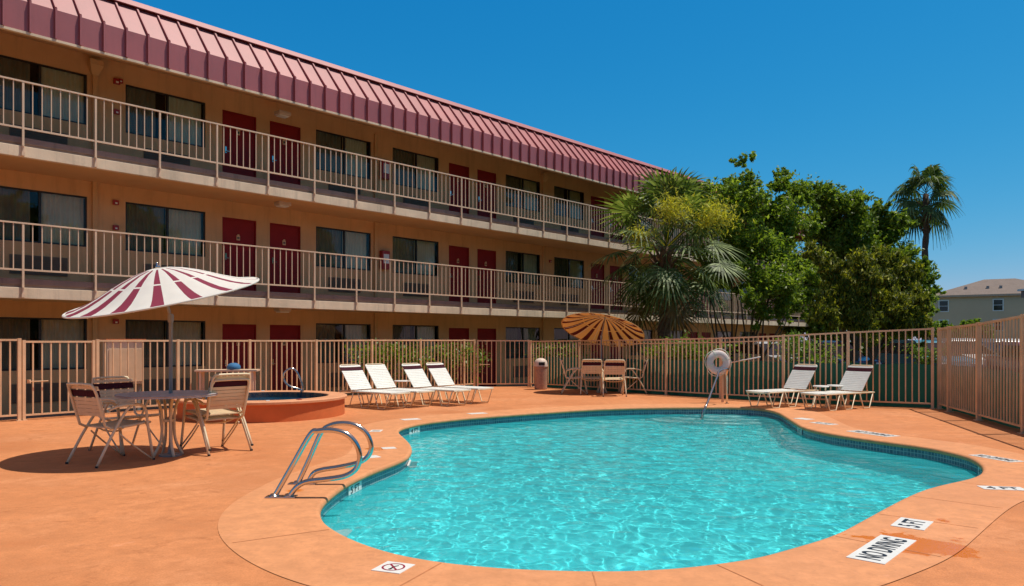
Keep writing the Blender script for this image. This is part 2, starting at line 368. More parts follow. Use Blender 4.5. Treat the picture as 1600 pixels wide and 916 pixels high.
# fence line (ground points)
FA = gp(0, 660); FB = gp(740, 605); fdir = (FB - FA).normalized()
def on_left(px):   # point of the left fence line seen at column px
    k = (px - 800) / FPX; t = (k * FA.y - FA.x) / (fdir.x - k * fdir.y); return FA + fdir * t
FL0 = FA - fdir * 4.2
FG = on_left(741)
FC = gp(829, 604.5)
back_px = [(829, 604.5), (905, 608.8), (968, 613), (1041, 617.5), (1126, 622.6), (1224, 628.2), (1325, 633.4), (1457, 638.8)]
FBK = [gp(*p) for p in back_px]
FR1 = gp(1483, 643.7); FR2 = gp(1529, 657); FR3 = gp(1600, 678)
rdir = (FR3 - FR1).normalized(); FRP = [FBK[-1] + Vector((.12, -.03, 0)), FR1, FR2, FR3] + [FR3 + rdir * 1.85 * k for k in range(1, 6)]
out = .16
ldn = Vector((-fdir.y, fdir.x, 0))
deck_outer = [FL0 + ldn * out + Vector((-.3, 0, 0)), FG + ldn * out, FC + Vector((0, out + .05, 0))] + [p + Vector((.1, out, 0)) for p in FBK[1:-1]] + [FBK[-1] + Vector((.3, .12, 0))] + \
    [p + Vector((.22, 0, 0)) for p in FRP[1:]] + [Vector((FRP[-1].x + .22, -5, 0)), Vector((-12, -5, 0)), Vector((-12, FL0.y, 0))]
COPE = offs(.74); COPE_IN = O + NO * .03
sheet('pool_deck', [deck_outer, [p for p in offs(.7415)]], 0.0, M['deck'])
g = sheet('coping_joint', [[p for p in offs(.80)], [p for p in COPE_IN + NO * .02]], -.004, M['groove'])
g.name = 'coping_bed'
sheet('pool_coping', [[p for p in COPE], [p for p in COPE_IN]], .004, M['coping'])
# bullnose edge + tile band + basin
def rings(name, prof, mat, close_floor=False, uvband=False):
    mb = MB(); n = NP
    for off, z in prof:
        Q = O + NO * off
        for k in range(n):
            zz = z(Q[k]) if callable(z) else z
            mb.v.append((Q[k][0], Q[k][1], zz))
    for i in range(len(prof) - 1):
        for k in range(n):
            mb.f.append((i * n + k, i * n + (k + 1) % n, (i + 1) * n + (k + 1) % n, (i + 1) * n + k)[::-1]); mb.m.append(0)
    o = mb.build(name, mat, smooth=True); o['kind'] = 'structure'
    if uvband:
        me = o.data; uvl = me.uv_layers.new(name="UVMap"); st = PERIM / n
        for p in me.polygons:
            for li in p.loop_indices:
                vi = me.loops[li].vertex_index; k = vi % n; u = k * st
                if k == 0 and any(me.loops[j].vertex_index % n == n - 1 for j in p.loop_indices): u = n * st
                uvl.data[li].uv = (u, me.vertices[vi].co.z)
    return o
rings('coping_edge', [(.031, .004), (.012, .001), (0, -.012), (-.006, -.03), (.0, -.05), (.035, -.055)], M['coping'])
rings('waterline_tiles', [(.034, -.05), (.034, -.20)], M['mosaic'], uvband=True)
fz = lambda p: -1.55 + max(0, min(1, (p[1] - 5) / 9)) * .55
rings('pool_wall', [(.030, -.20), (.030, lambda p: fz(p) + .18), (-.02, lambda p: fz(p) + .08), (-.10, lambda p: fz(p) + .01), (-.2, fz)], M['plaster'])
Q = O - NO * .19
fl = sheet('pool_floor', [[p for p in Q]], 0, M['plaster'])
for v in fl.data.vertices: v.co.z = fz(v.co) - .002
# steps at the shallow end
stp = gp(1120, 635.8); mb = MB()
for r, z in ((.62, -.30), (.95, -.55), (1.28, -.80)):
    ring = [(stp.x + r * 1.15 * math.cos(a), stp.y + .12 + r * math.sin(a)) for a in np.linspace(math.pi, 2 * math.pi, 25)]
    ring = [p for p in ring]
    n = len(ring); vs = [(x, y, z) for x, y in ring] + [(x, y, -1.3) for x, y in ring]
    mb.add(vs, [tuple(range(n))] + [(i, i + n, i + n + 1, i + 1) for i in range(n - 1)])
stepo = mb.build('pool_steps', M['plaster_white']); stepo['kind'] = 'structure'
# recessed treads under the grab rails and the skimmer mouth
tr = gp(500, 795)
mb = MB()
for i, z in enumerate((-.34, -.62, -.90)):
    mb.box(tr.x - .06, tr.x + .24, tr.y - .38, tr.y + .12, z - .03, z)
o = mb.build('pool_treads', M['white'], bevel=.008); o['kind'] = 'structure'

# water surface
nx, ny = 370, 560
xs = np.linspace(-2.2, 5.45, nx); ys = np.linspace(4.1, 15.7, ny); X, Y = np.meshgrid(xs, ys)
rng = np.random.RandomState(5); H = np.zeros_like(X)
for i in range(90):
    lam = .075 * 10 ** (rng.rand() * 1.0); a = rng.normal(.4, 1.3); k = 2 * math.pi / lam
    ph = .6 * np.sin(X * 1.3 + i) + .6 * np.cos(Y * 1.1 + 2 * i)
    H += .00135 * lam * np.sin(k * (X * np.cos(a) + Y * np.sin(a)) + rng.rand() * 6.28 + ph)
ctr = 1 + .35 * np.sin(X * .9 + .7) * np.cos(Y * .6)
H *= ctr
ins = in_poly(X, Y, O + NO * .10)
idx = -np.ones(X.size, int); vs = []; fs = []
cell = ins[:-1, :-1] | ins[1:, :-1] | ins[:-1, 1:] | ins[1:, 1:]
used = np.zeros_like(ins); used[:-1, :-1] |= cell; used[1:, :-1] |= cell; used[:-1, 1:] |= cell; used[1:, 1:] |= cell
idx = np.cumsum(used.ravel()) - 1; idx = idx.reshape(used.shape)
V = np.stack([X, Y, H - .15], -1)[used]
jj, ii = np.nonzero(cell)
F = np.stack([idx[jj, ii], idx[jj, ii + 1], idx[jj + 1, ii + 1], idx[jj + 1, ii]], 1)
me = bpy.data.meshes.new('pool_water'); me.from_pydata(V.tolist(), [], F.tolist()); me.materials.append(M['water'])
me.polygons.foreach_set("use_smooth", [True] * len(F)); wat = L(bpy.data.objects.new('pool_water', me)); wat['kind'] = 'structure'
wat.cycles.is_caustics_caster = True
for n_ in ('pool_floor', 'pool_wall', 'pool_steps', 'pool_treads', 'waterline_tiles'): bpy.data.objects[n_].cycles.is_caustics_receiver = True
sd.cycles.is_caustics_light = True

# joints across the coping
mb = MB()
for px, py in ((1300, 838), (1366, 803), (1420, 776), (921, 893), (1490, 753), (700, 880), (520, 826), (590, 733), (643, 700), (800, 647), (1254, 667), (1120, 883)):
    c = gp(px, py); k = int(np.argmin(((O[:, :2] - np.array([c.x, c.y])) ** 2).sum(1)))
    a = O[k] + NO[k] * .035; d = O[k] + NO[k] * .70; t = T[k] * .004
    mb.quad(*[(p[0], p[1], .0065) for p in (a - t, d - t, d + t, a + t)])
o = mb.build('coping_joints', M['groove']); o['kind'] = 'structure'

# deck slab skirt and outside ground
mb = MB(); n = len(deck_outer)
for i in range(n):
    a = deck_outer[i]; c = deck_outer[(i + 1) % n]; mb.quad((a.x, a.y, 0), (c.x, c.y, 0), (c.x, c.y, -.26), (a.x, a.y, -.26))
o = mb.build('deck_edge', M['path']); o['kind'] = 'structure'
big = [(-3000, -3000), (3000, -3000), (3000, 3000), (-3000, 3000)]
sheet('ground', [big, deck_outer], -.25, M['ground'])
sheet('parking_lot', [[(9.5, 17.5), (10.5, -6), (90, -6), (90, 88), (30, 88), (22, 40)]], -.246, M['asphalt'])
mb = MB()
for k in range(9): mb.box(13 + k * 2.7, 13.1 + k * 2.7, 27, 32, -.243, -.2425)
o = mb.build('parking_lines', M['tilew']); o['kind'] = 'structure'

# ------------------------------------------------------------------ motel building
DW, DR = 18.18, 16.60
ux, uy = .73168, .68165
bld = thing('motel_building', 'long three storey tan motel with maroon standing seam roof and open balconies', 'building', (-ux * DW, uy * DW, -.25), math.atan2(ux, uy))
FLZ = [0, 2.7, 5.4]; T0, T1 = -4.0, 43.6; HT = 8.3
wins = []; doors = []
for k in range(-2, 5):
    m0 = 6.52 + 7.67 * k
    for a in (m0, m0 + 5.0):
        if a > T0 + .2 and a + 1.87 < T1 - .2: wins.append(a)
    for a in (m0 + 2.30, m0 + 3.60):
        if a > T0 + .2 and a + .92 < T1 - .2: doors.append(a)
WZ0, WZ1, DH = .98, 2.095, 2.03
xs_ = sorted(set([T0, T1] + [w for a in wins for w in (a, a + 1.87)] + [w for a in doors for w in (a, a + .92)]))
zs_ = sorted(set([0, HT] + [f + q for f in FLZ for q in (0, WZ0, DH, WZ1)]))
def is_open(xc, zc):
    for f in FLZ:
        for a in wins:
            if a < xc < a + 1.87 and f + WZ0 < zc < f + WZ1: return True
        for a in doors:
            if a < xc < a + .92 and f < zc < f + DH: return True
    return False
mb = MB()
for i in range(len(xs_) - 1):
    for j in range(len(zs_) - 1):
        x0, x1, z0, z1 = xs_[i], xs_[i + 1], zs_[j], zs_[j + 1]
        if not is_open((x0 + x1) / 2, (z0 + z1) / 2): mb.quad((x0, 0, z0), (x1, 0, z0), (x1, 0, z1), (x0, 0, z1))
def reveal(x0, x1, z0, z1, d):
    mb.quad((x0, 0, z0), (x0, 0, z1), (x0, d, z1), (x0, d, z0)); mb.quad((x1, 0, z0), (x1, d, z0), (x1, d, z1), (x1, 0, z1))
    mb.quad((x0, 0, z1), (x1, 0, z1), (x1, d, z1), (x0, d, z1)); mb.quad((x0, 0, z0), (x0, d, z0), (x1, d, z0), (x1, 0, z0))
for f in FLZ:
    for a in wins: reveal(a, a + 1.87, f + WZ0, f + WZ1, .10)
    for a in doors: reveal(a, a + .92, f, f + DH, .12)
mb.quad((T1, 0, 0), (T1, 9, 0), (T1, 9, HT), (T1, 0, HT)); mb.quad((T0, 0, 0), (T0, 0, HT), (T0, 9, HT), (T0, 9, 0))
mb.quad((T0, 9, 0), (T0, 9, HT), (T1, 9, HT), (T1, 9, 0)); mb.quad((T0, 0, HT), (T1, 0, HT), (T1, 9, HT), (T0, 9, HT))
wall = mb.build('wall', M['stucco'], bld)
mb = MB()
for f in FLZ: mb.box(T0 + .05, T1 - .05, .9, .95, f + .02, f + 2.65)
for a in wins:
    mb.box(a - .25, a - .22, .13, .9, .02, HT - .1)
mb.build('room_backing', M['interior'], wall)

def window_proto():
    w, h, fr = 1.87, WZ1 - WZ0, .035; mb = MB()
    mb.box(0, w, .03, .07, 0, fr); mb.box(0, w, .03, .07, h - fr, h); mb.box(0, fr, .03, .07, fr, h - fr); mb.box(w - fr, w, .03, .07, fr, h - fr)
    mb.box(w * .50, w * .50 + .05, .025, .075, fr, h - fr)
    W_ = mb.build('window', M['dark'], bld)
    MB().quad((fr, .05, fr), (w - fr, .05, fr), (w - fr, .05, h - fr), (fr, .05, h - fr)).build('window_pane', M['glass'], W_)
    return W_
W0 = window_proto()
rnd = random.Random(4)
def curtain(parent, x0, x1, mat, seed):
    r = random.Random(seed); mb = MB(); n = int((x1 - x0) / .018); vs = []
    ph = r.random() * 6; fq = 2 * math.pi / (.085 + .03 * r.random())
    for i in range(n + 1):
        x = x0 + (x1 - x0) * i / n; y = .17 + .022 * math.sin(fq * x + ph) + .008 * math.sin(2.3 * fq * x + 2 * ph); vs += [(x, y, -.05), (x, y, WZ1 - WZ0 + .03)]
    mb.add(vs, [(2 * i, 2 * i + 2, 2 * i + 3, 2 * i + 1) for i in range(n)]); return mb.build('curtain', mat, parent, smooth=True)
curt_meshes = []
for fi, f in enumerate(FLZ):
    for wi, a in enumerate(wins):
        if fi == 0 and wi == 0: w = W0
        else:
            w = W0.copy(); L(w); w.parent = bld
            for ch in W0.children:
                if ch.name.startswith('window_pane'): c2 = ch.copy(); L(c2); c2.parent = w
        w.location = (a, 0, f + WZ0)
        gap = rnd.choice([.0, .12, .2]); 
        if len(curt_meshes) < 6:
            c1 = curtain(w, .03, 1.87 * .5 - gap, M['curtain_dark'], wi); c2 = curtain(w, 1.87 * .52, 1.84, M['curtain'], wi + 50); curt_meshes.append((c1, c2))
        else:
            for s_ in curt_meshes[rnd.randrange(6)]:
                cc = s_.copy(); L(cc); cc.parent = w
# doors
mb = MB(); mb.box(.03, .89, .045, .09, .01, DH - .03)
D0 = mb.build('door', M['door'], bld, bevel=.004)
mb = MB(); mb.box(0, .03, .01, .10, 0, DH); mb.box(.89, .92, .01, .10, 0, DH); mb.box(.03, .89, .01, .10, DH - .03, DH)
mb.build('door_frame', M['door'], D0)
mb = MB(); mb.box(.395, .485, .03, .044, 1.48, 1.60); mb.box(.415, .465, .024, .03, 1.60, 1.63)
for q in (.412, .432, .452): mb.box(q, q + .012, .024, .03, 1.515, 1.565, 1)
mb.build('room_plaque', [M['plaque'], M['ink']], D0)
mb = MB(); mb.box(.085, .125, .025, .044, .96, 1.12); mb.tube([(.105, .03, 1.0), (.105, -.02, 1.0), (.19, -.02, 1.0)], .011, 6)
mb.build('door_handle', M['steel'], D0)
mb = MB(); mb.box(-.02, .94, -.02, .04, 0, .02); mb.build('threshold', M['conduit'], D0)
for fi, f in enumerate(FLZ):
    for di, a in enumerate(doors):
        d = D0 if (fi == 0 and di == 0) else copy_tree(D0, bld)
        d.location = (a, 0, f)
# air conditioner grilles under windows
mb = MB(); mb.box(0, 1.07, -.03, .02, 0, .40); 
for k in range(9): mb.box(.03, 1.04, -.045, -.031, .03 + k * .04, .045 + k * .04)
AC0 = mb.build('air_conditioner_grille', P('grille_brown', (.16, .105, .065), .6, .15, 4), bld)
for fi, f in enumerate(FLZ):
    for wi, a in enumerate(wins):
        o = AC0 if (fi == 0 and wi == 0) else AC0.copy()
        if o is not AC0: L(o); o.parent = bld
        o.location = (a + .4, 0, f + .30)
# downspouts
for k in range(-1, 5):
    t = 5.86 + 7.67 * k
    if t < T0 or t > T1: continue
    mb = MB(); mb.box(t - .05, t + .05, -.075, -.002, 0, 2.62); mb.box(t - .05, t + .05, -.075, -.002, 2.74, 5.30); mb.box(t - .05, t + .05, -.075, -.002, 5.42, 7.75)
    ds = mb.build('downspout', M['soffit'], bld, bevel=.006)
    if k % 2 == 0:
        mb = MB(); z = 7.62
        vs = [(t - .07, -.08, z - .1), (t + .07, -.08, z - .1), (t + .07, -.003, z - .1), (t - .07, -.003, z - .1), (t - .14, -.20, z + .08), (t + .14, -.20, z + .08), (t + .14, -.003, z + .08), (t - .14, -.003, z + .08),
              (t - .14, -.20, z + .2), (t + .14, -.20, z + .2), (t + .14, -.003, z + .2), (t - .14, -.003, z + .2)]
        fs = [(3, 2, 1, 0), (8, 9, 10, 11)]
        for b0 in (0, 4): fs += [(b0 + i, b0 + (i + 1) % 4, b0 + 4 + (i + 1) % 4, b0 + 4 + i) for i in range(4)]
        mb.add(vs, fs); mb.build('collector_box', M['soffit'], ds)
# alarms, room service boxes, extinguisher cabinets, lamps
for t, z, s in ((6.32, 7.24 + .25, .07), (6.40, 7.27 + .25, .05), (6.30, 4.49 + .25, .06), (6.30, 3.92 + .25, .06), (6.30, 1.79 + .25, .06), (6.32, 6.55 + .25, .06), (21.6, 4.6, .05), (29.3, 4.6, .05)):
    mb = MB(); mb.box(t - s, t + s, -.06, -.001, z - s * .9, z + s * .9); mb.box(t - s * .4, t + s * .4, -.075, -.06, z - s * .6, z, 1)
    mb.build('alarm_strobe', [M['red'], M['tilew']], bld, bevel=.006)
for f in FLZ[1:]:
    mb = MB(); t = 13.83; mb.box(t - .14, t + .14, -.16, -.001, f + 1.05, f + 1.60)
    e = mb.build('extinguisher_cabinet', M['red'], bld, bevel=.01)
    MB().box(t - .10, t + .10, -.166, -.161, f + 1.22, f + 1.50).build('cabinet_window', M['tilew'], e)
for f, t in ((2.45, 10.0), (5.15, 10.0), (2.45, 25.5), (5.15, 25.5), (7.45, 10.0), (7.45, 25.5), (2.45, -2.0), (5.15, 40.0)):
    mb = MB(); mb.box(t - .17, t + .17, -1.0, -.72, f - .10, f + .001); l = mb.build('ceiling_lamp', M['fixture'], bld, bevel=.02)
    MB().box(t - .13, t + .13, -.97, -.75, f - .125, f - .101).build('lamp_cover', M['tilew'], l, bevel=.01)

# balconies
ledge = -(DW - DR)            # local y of the rail plane
for lv, f in ((1, 2.7), (2, 5.4)):
    mb = MB(); mb.box(T0, T1, ledge + .06, -.002, f - .20, f); mb.box(T0, T1, ledge + .0, ledge + .06, f - .02, f + .09)
    mb.box(T0, T1, ledge + .03, ledge + .10, f - .09, f - .02)
    sl = mb.build('balcony_slab', M['mauve'], bld)
    MB().box(T0, T1, ledge - .035, ledge + .059, f - .29, f - .08).build('balcony_ledge', M['cream'], sl, bevel=.008)
    MB().box(T0, T1, ledge + .06, -.002, f - .26, f - .201).build('balcony_ceiling', M['soffit'], sl)
    rl = MB(); rz = f + 1.16; y = ledge - .055
    rl.box(T0, T1, y - .022, y + .022, rz - .03, rz); rl.box(T0, T1, y - .012, y + .012, f + .24, f + .275)
    R_ = rl.build('balcony_railing', M['rail'], bld)
    t = 5.36 - 1.27 * 7
    posts = []
    while t < T1 + .3: posts.append(t); t += 1.27
    p0 = pm = None
    for i, t in enumerate(posts):
        if t > T1: break
        if p0 is None:
            mb = MB(); mb.box(-.018, .018, -.018, .018, -.24, 1.13); mb.box(-.026, .026, -.024, .02, -.27, -.20); mb.box(-.012, .012, -.045, -.022, -.10, -.07)
            p0 = mb.build('railing_post', M['rail'], R_); o = p0
        else: o = p0.copy(); L(o); o.parent = R_
        o.location = (t, y, f)
        if t + 1.27 > T1: continue
        if pm is None:
            mb = MB()
            for k in range(1, 8): x = 1.27 * k / 8; mb.box(x - .0085, x + .0085, -.0085, .0085, .275, 1.13)
            pm = mb.build('railing_panel', M['rail'], R_); o = pm
        else: o = pm.copy(); L(o); o.parent = R_
        o.location = (t, y, f)
# small signs hung on the outside of the rails are not shown; roof
yf, zb, zt = -(DW - 16.41), 7.21 + .25, 7.787 + .25; yt, ztop = -(DW - 17.10), 8.62 + .25
mb = MB(); e = .0
for a, c in (((yf, zb), (yf, zt)), ((yf, zt), (yt, ztop))):
    (y0, z0), (y1, z1) = a, c
    mb.quad((T0, y0, z0), (T1 + .3, y0, z0), (T1 + .3, y1, z1), (T0, y1, z1))
sv = Vector((0, yt - yf, ztop - zt)).normalized(); nv = Vector((0, -sv.z, sv.y)); K0 = Vector((0, yt, ztop)) + nv * .085; K1 = K0 - sv * .13; K2 = K1 - nv * .022; K3 = K0 + sv * .07
Ks = [K1, K3, Vector((0, yt + .22, K3.z - .02)), Vector((0, yt + .22, K3.z - .05)), K3 - nv * .03 - sv * .02, K2]
mb.add([(x, p.y, p.z) for x in (T0, T1 + .3) for p in Ks], [(i, (i + 1) % 6, 6 + (i + 1) % 6, 6 + i) for i in range(6)])
mb.box(T0, T1 + .3, yt + .0, yt + .20, ztop - .1, ztop + .05)
mb.quad((T0, yt + .10, ztop + .0), (T1 + .3, yt + .10, ztop), (T1 + .3, 9, ztop - .2), (T0, 9, ztop - .2))
mb.quad((T1 + .3, yf, zb), (T1 + .3, 9, zb), (T1 + .3, 9, zt), (T1 + .3, yf, zt))
mb.add([(T1 + .3, yf, zt), (T1 + .3, 9, zt), (T1 + .3, 9, ztop - .2), (T1 + .3, yt, ztop)], [(0, 1, 2, 3)])
mb.quad((T1 + .3, 9.0, zb), (T0, 9.0, zb), (T0, 9.0, ztop - .2), (T1 + .3, 9.0, ztop - .2))
t = 8.495 - .433 * 29
sl_ = Vector((0, yt - yf, ztop - zt)); nrm = Vector((0, -sl_.z, sl_.y)).normalized()
while t < T1 + .3:
    w = .017; h = .062
    mb.box(t - w, t + w, yf - h, yf, zb, zt + .02)
    a0 = Vector((t - w, yf, zt)); a1 = Vector((t + w, yf, zt)); c0 = Vector((t - w, yt, ztop - .03)); c1 = Vector((t + w, yt, ztop - .03)); n_ = nrm * h
    mb.add([a0, a1, c1, c0, a0 + n_, a1 + n_, c1 + n_, c0 + n_], [(4, 5, 6, 7), (0, 4, 7, 3), (1, 2, 6, 5), (0, 1, 5, 4)])
    t += .433
roof = mb.build('roof', M['roofm'], bld)
MB().box(T0, T1 + .3, yf - .02, yf + .06, zb - .05, zb - .002).build('eave_trim', M['cream'], roof)
mb = MB(); mb.quad((T0, yf + .06, zb - .03), (T0, -.002, 7.95), (T1, -.002, 7.95), (T1, yf + .06, zb - .03)); mb.build('soffit', M['soffit'], roof)
# walkway slab along the building
mb = MB(); mb.box(T0, T1, ledge + .05, -.01, -.05, .03)
wk = mb.build('walkway', M['path']); wk.location = bld.location; wk.rotation_euler = bld.rotation_euler; wk['kind'] = 'structure'

# ------------------------------------------------------------------ fences
FM = M['fence']
def fence_panel(mb, a, b, ha, hb, spacing=.115, low=.10, second=False, pk=.011, rail=.018):
    a = Vector(a); b = Vector(b); d = b - a; d.z = 0; Ln = d.length; u = d / Ln; n = Vector((-u.y, u.x, 0))
    def bar(p, q, hw, z0p, z1p, z0q, z1q):
        vs = []
        for pt, z0, z1 in ((p, z0p, z1p), (q, z0q, z1q)):
            for s in (-1, 1):
                for z in (z0, z1): vs.append(pt + n * hw * s + Vector((0, 0, z)))
        mb.add(vs, [(0, 2, 3, 1), (4, 5, 7, 6), (0, 1, 5, 4), (2, 6, 7, 3), (0, 4, 6, 2), (1, 3, 7, 5)])
    bar(a, b, rail, ha - .035, ha, hb - .035, hb)
    bar(a, b, rail * .8, low - .015, low + .015, low - .015, low + .015)
    if second: bar(a, b, rail * .7, ha - .125, ha - .10, hb - .125, hb - .10)
    k = max(1, int(round(Ln / spacing)))
    for i in range(1, k):
        p = a + d * i / k; h = ha + (hb - ha) * i / k
        vs = [p + u * pk * sx + n * pk * sy + Vector((0, 0, z)) for sx in (-1, 1) for sy in (-1, 1) for z in (low + .012, h - .034)]
        mb.add(vs, [(0, 1, 3, 2), (4, 6, 7, 5), (0, 4, 5, 1), (2, 3, 7, 6), (0, 2, 6, 4), (1, 5, 7, 3)])
def post(parent, p, h, w=.026, name='fence_post', ang=0.0):
    mb = MB(); Mx = Matrix.Translation(p) @ Matrix.Rotation(ang, 4, 'Z')
    mb.box(-w, w, -w, w, 0, h + .012, M=Mx); mb.box(-w * 1.9, w * 1.9, -w * 1.9, w * 1.9, 0, .012, M=Mx)
    return mb.build(name, FM, parent)
def fence(name, label, pts, hs, second=(), cat='fence', skip_first=False, w=.026, spacing=.115):
    f = thing(name, label, cat, (0, 0, 0))
    for i in range(len(pts) - 1):
        d = (pts[i + 1] - pts[i]); ang = math.atan2(d.y, d.x)
        mb = MB(); fence_panel(mb, pts[i], pts[i + 1], hs[i], hs[i + 1], second=(i in second), spacing=spacing); mb.build('picket_panel', FM, f)
        if not (i == 0 and skip_first): post(f, pts[i], hs[i], w, ang=ang)
    post(f, pts[-1], hs[-1], w, ang=ang)
    return f
GA, GB = on_left(37), on_left(146)
mids = [on_left(x) for x in (152, 278, 390, 494, 581, 657, 725)] + [FG]
fence('pool_fence', 'tan picket fence section running behind the round spa and the white loungers', mids, [1.372] * 4 + [1.385] * 4, spacing=.135)
fence('pool_fence', 'short piece of tan picket fence at the far left edge, left of the gate', [FL0 + fdir * .4, FL0 + fdir * 2.3, on_left(30)], [1.385] * 3, spacing=.135)
def gate(label, a, b, h, group=None):
    g = thing('pool_gate', label, 'gate')
    mb = MB(); fence_panel(mb, a, b, h, h, low=.09, spacing=.135); mb.build('picket_panel', FM, g)
    d = b - a; ang = math.atan2(d.y, d.x)
    for p in (a, b): post(g, p, h, .024, 'gate_post', ang)
    u = d.normalized(); p = a + u * .08 + Vector((0, 0, .66)); mb = MB(); n = Vector((u.y, -u.x, 0))
    mb.tube([p + n * .03, p + n * .05 + u * .10, p + n * .05 + u * .28], .008, 6); mb.box(-.02, .02, -.02, .02, -.03, .03, M=Matrix.Translation(p)); mb.build('gate_latch', FM, g)
    return g
gate('tan picket gate at the left edge between two doubled posts', GA, GB, 1.355)
gate('tan picket gate between the loungers and the litter bin', FG + (FC - FG).normalized() * .10, FC + Vector((-.06, 0, 0)), 1.375)
bh = [1.356, 1.375, 1.385, 1.405, 1.43, 1.48, 1.545, 1.61]
fence('pool_fence', 'tan picket fence bending round the far side behind the orange umbrella and life ring', FBK, bh, second=(1, 2, 3, 4))
fence('pool_fence', 'dense tan picket fence coming forward on the right side in shade', FRP, [1.605, 1.62, 1.655, 1.73, 1.74, 1.75, 1.76, 1.77, 1.78], w=.034, spacing=.125)
# green windscreen fabric behind the fences
ws = [FBK[0] + Vector((.38, .05, 0))] + [p + Vector((.06, .09, 0)) for p in FBK[1:-1]] + [FBK[-1] + Vector((.26, .09, 0))] + [p + Vector((.16, 0, 0)) for p in FRP[1:]]
mb = MB(); rr = random.Random(3); prev = None; dist = 0
fine = []
for a, c in zip(ws, ws[1:]):
    n = max(2, int((c - a).length / .12))
    for i in range(n): fine.append(a + (c - a) * i / n)
fine.append(ws[-1])
vs = []
for i, p in enumerate(fine):
    w1 = .018 * math.sin(i * .55) + .01 * math.sin(i * 1.7 + 1)
    for j, z in enumerate((-.24, .1, .35, .62, .88)):
        vs.append((p.x + w1 * (1 - j / 5) , p.y + w1 * .6 + .008 * math.sin(i * .9 + j), z + (.012 * math.sin(i * .8) if j == 4 else 0)))
for i in range(len(fine) - 1):
    for j in range(4): mb.f.append((i * 5 + j, (i + 1) * 5 + j, (i + 1) * 5 + j + 1, i * 5 + j + 1)); mb.m.append(0)
mb.v = vs
ms = mb.build('windscreen_fabric', M['mesh'], smooth=True); tag(ms, 'dark green windscreen fabric stretched low behind the picket fence', 'fabric screen')

# ------------------------------------------------------------------ furniture
def dining_chair():
    t = thing('dining_chair', '', 'chair'); A = M['alu']
    for s in (-1, 1):
        x = .27 * s
        MB().tube([(x * 1.03, .30, 0), (x, .235, .40), (x, .215, .56), (x, .16, .63), (x, .05, .645), (x, -.12, .635), (x * .98, -.215, .60)], 0.015, 8, smooth=3).build('armrest', A, t, smooth=True)
        MB().tube([(x * 1.03, -.36, 0), (x * 1.0, -.20, .30), (x * .97, -.04, .55), (x * .97, .04, .632)], 0.015, 8, smooth=2).build('leg', A, t, smooth=True)
        MB().tube([(x * 1.03, .28, .015), (x * 1.0, .05, .20), (x * .98, -.10, .34)], .010, 6, smooth=2).build('brace', A, t, smooth=True)
    mb = MB()
    mb.tube([(-.235, .24, .43), (-.235, -.18, .40), (-.24, -.26, .50), (-.245, -.34, .78), (-.225, -.375, .865), (-.18, -.385, .885), (.18, -.385, .885), (.225, -.375, .865), (.245, -.34, .78), (.24, -.26, .50), (.235, -.18, .40), (.235, .24, .43), (.20, .265, .425), (-.20, .265, .425)], 0.015, 8, closed=True, smooth=2)
    mb.tube([(-.27, -.05, .40), (-.12, -.05, .35), (.12, -.05, .35), (.27, -.05, .40)], .010, 6, smooth=3)
    mb.build('frame', A, t, smooth=True)
    mb = MB()
    for i in range(9):
        y = .225 - i * .047; z = .440 - i * .0035
        mb.add([(-.25, y - .02, z - .012), (-.12, y - .02, z - .006), (.12, y - .02, z - .006), (.25, y - .02, z - .012), (-.25, y + .02, z - .010), (-.12, y + .02, z - .004), (.12, y + .02, z - .004), (.25, y + .02, z - .010),
                (-.25, y - .02, z - .020), (.25, y - .02, z - .020), (-.25, y + .02, z - .018), (.25, y + .02, z - .018)],
               [(0, 1, 5, 4), (1, 2, 6, 5), (2, 3, 7, 6), (8, 10, 11, 9), (0, 8, 9, 3, 2, 1), (4, 5, 6, 7, 11, 10), (0, 4, 10, 8), (3, 9, 11, 7)])
    mb.build('seat', M['strap'], t)
    def back_strap(mb, s0, s1):
        def pt(s): return (-.245 - .095 * s, .47 + .40 * s)
        (y0, z0), (y1, z1) = pt(s0), pt(s1)
        for dy in (-.016, .016):
            n0 = -dy * .25
            vs = [(-.258, y0 + dy * .5, z0), (.258, y0 + dy * .5, z0), (.258, y1 + dy * .5, z1), (-.258, y1 + dy * .5, z1)]
            mb.add(vs, [(0, 1, 2, 3)])
        mb.add([(-.258, y0 - .008, z0), (-.258, y0 + .008, z0), (-.258, y1 + .008, z1), (-.258, y1 - .008, z1), (.258, y0 - .008, z0), (.258, y0 + .008, z0), (.258, y1 + .008, z1), (.258, y1 - .008, z1)],
               [(0, 1, 2, 3), (4, 7, 6, 5), (0, 4, 5, 1), (3, 2, 6, 7)])
    mb = MB()
    for i in range(5): back_strap(mb, .16 + i * .103, .16 + i * .103 + .092)
    back_strap(mb, .90, .985)
    mb.build('backrest', M['strap'], t)
    mb = MB(); back_strap(mb, .69, .87); mb.build('head_band', M['maroon'], t)
    for s in (-1, 1):
        for y in (.30, -.36): MB().lathe([(.016, 0), (.017, .02)], 8, c=(.278 * s, y, 0)).build('foot_cap', M['rubber'], t)
    return t
def face(dx, dy): return math.atan2(dy, dx) - math.pi / 2
ch0 = dining_chair(); ch0['group'] = 'strap dining chairs around the two umbrella tables'
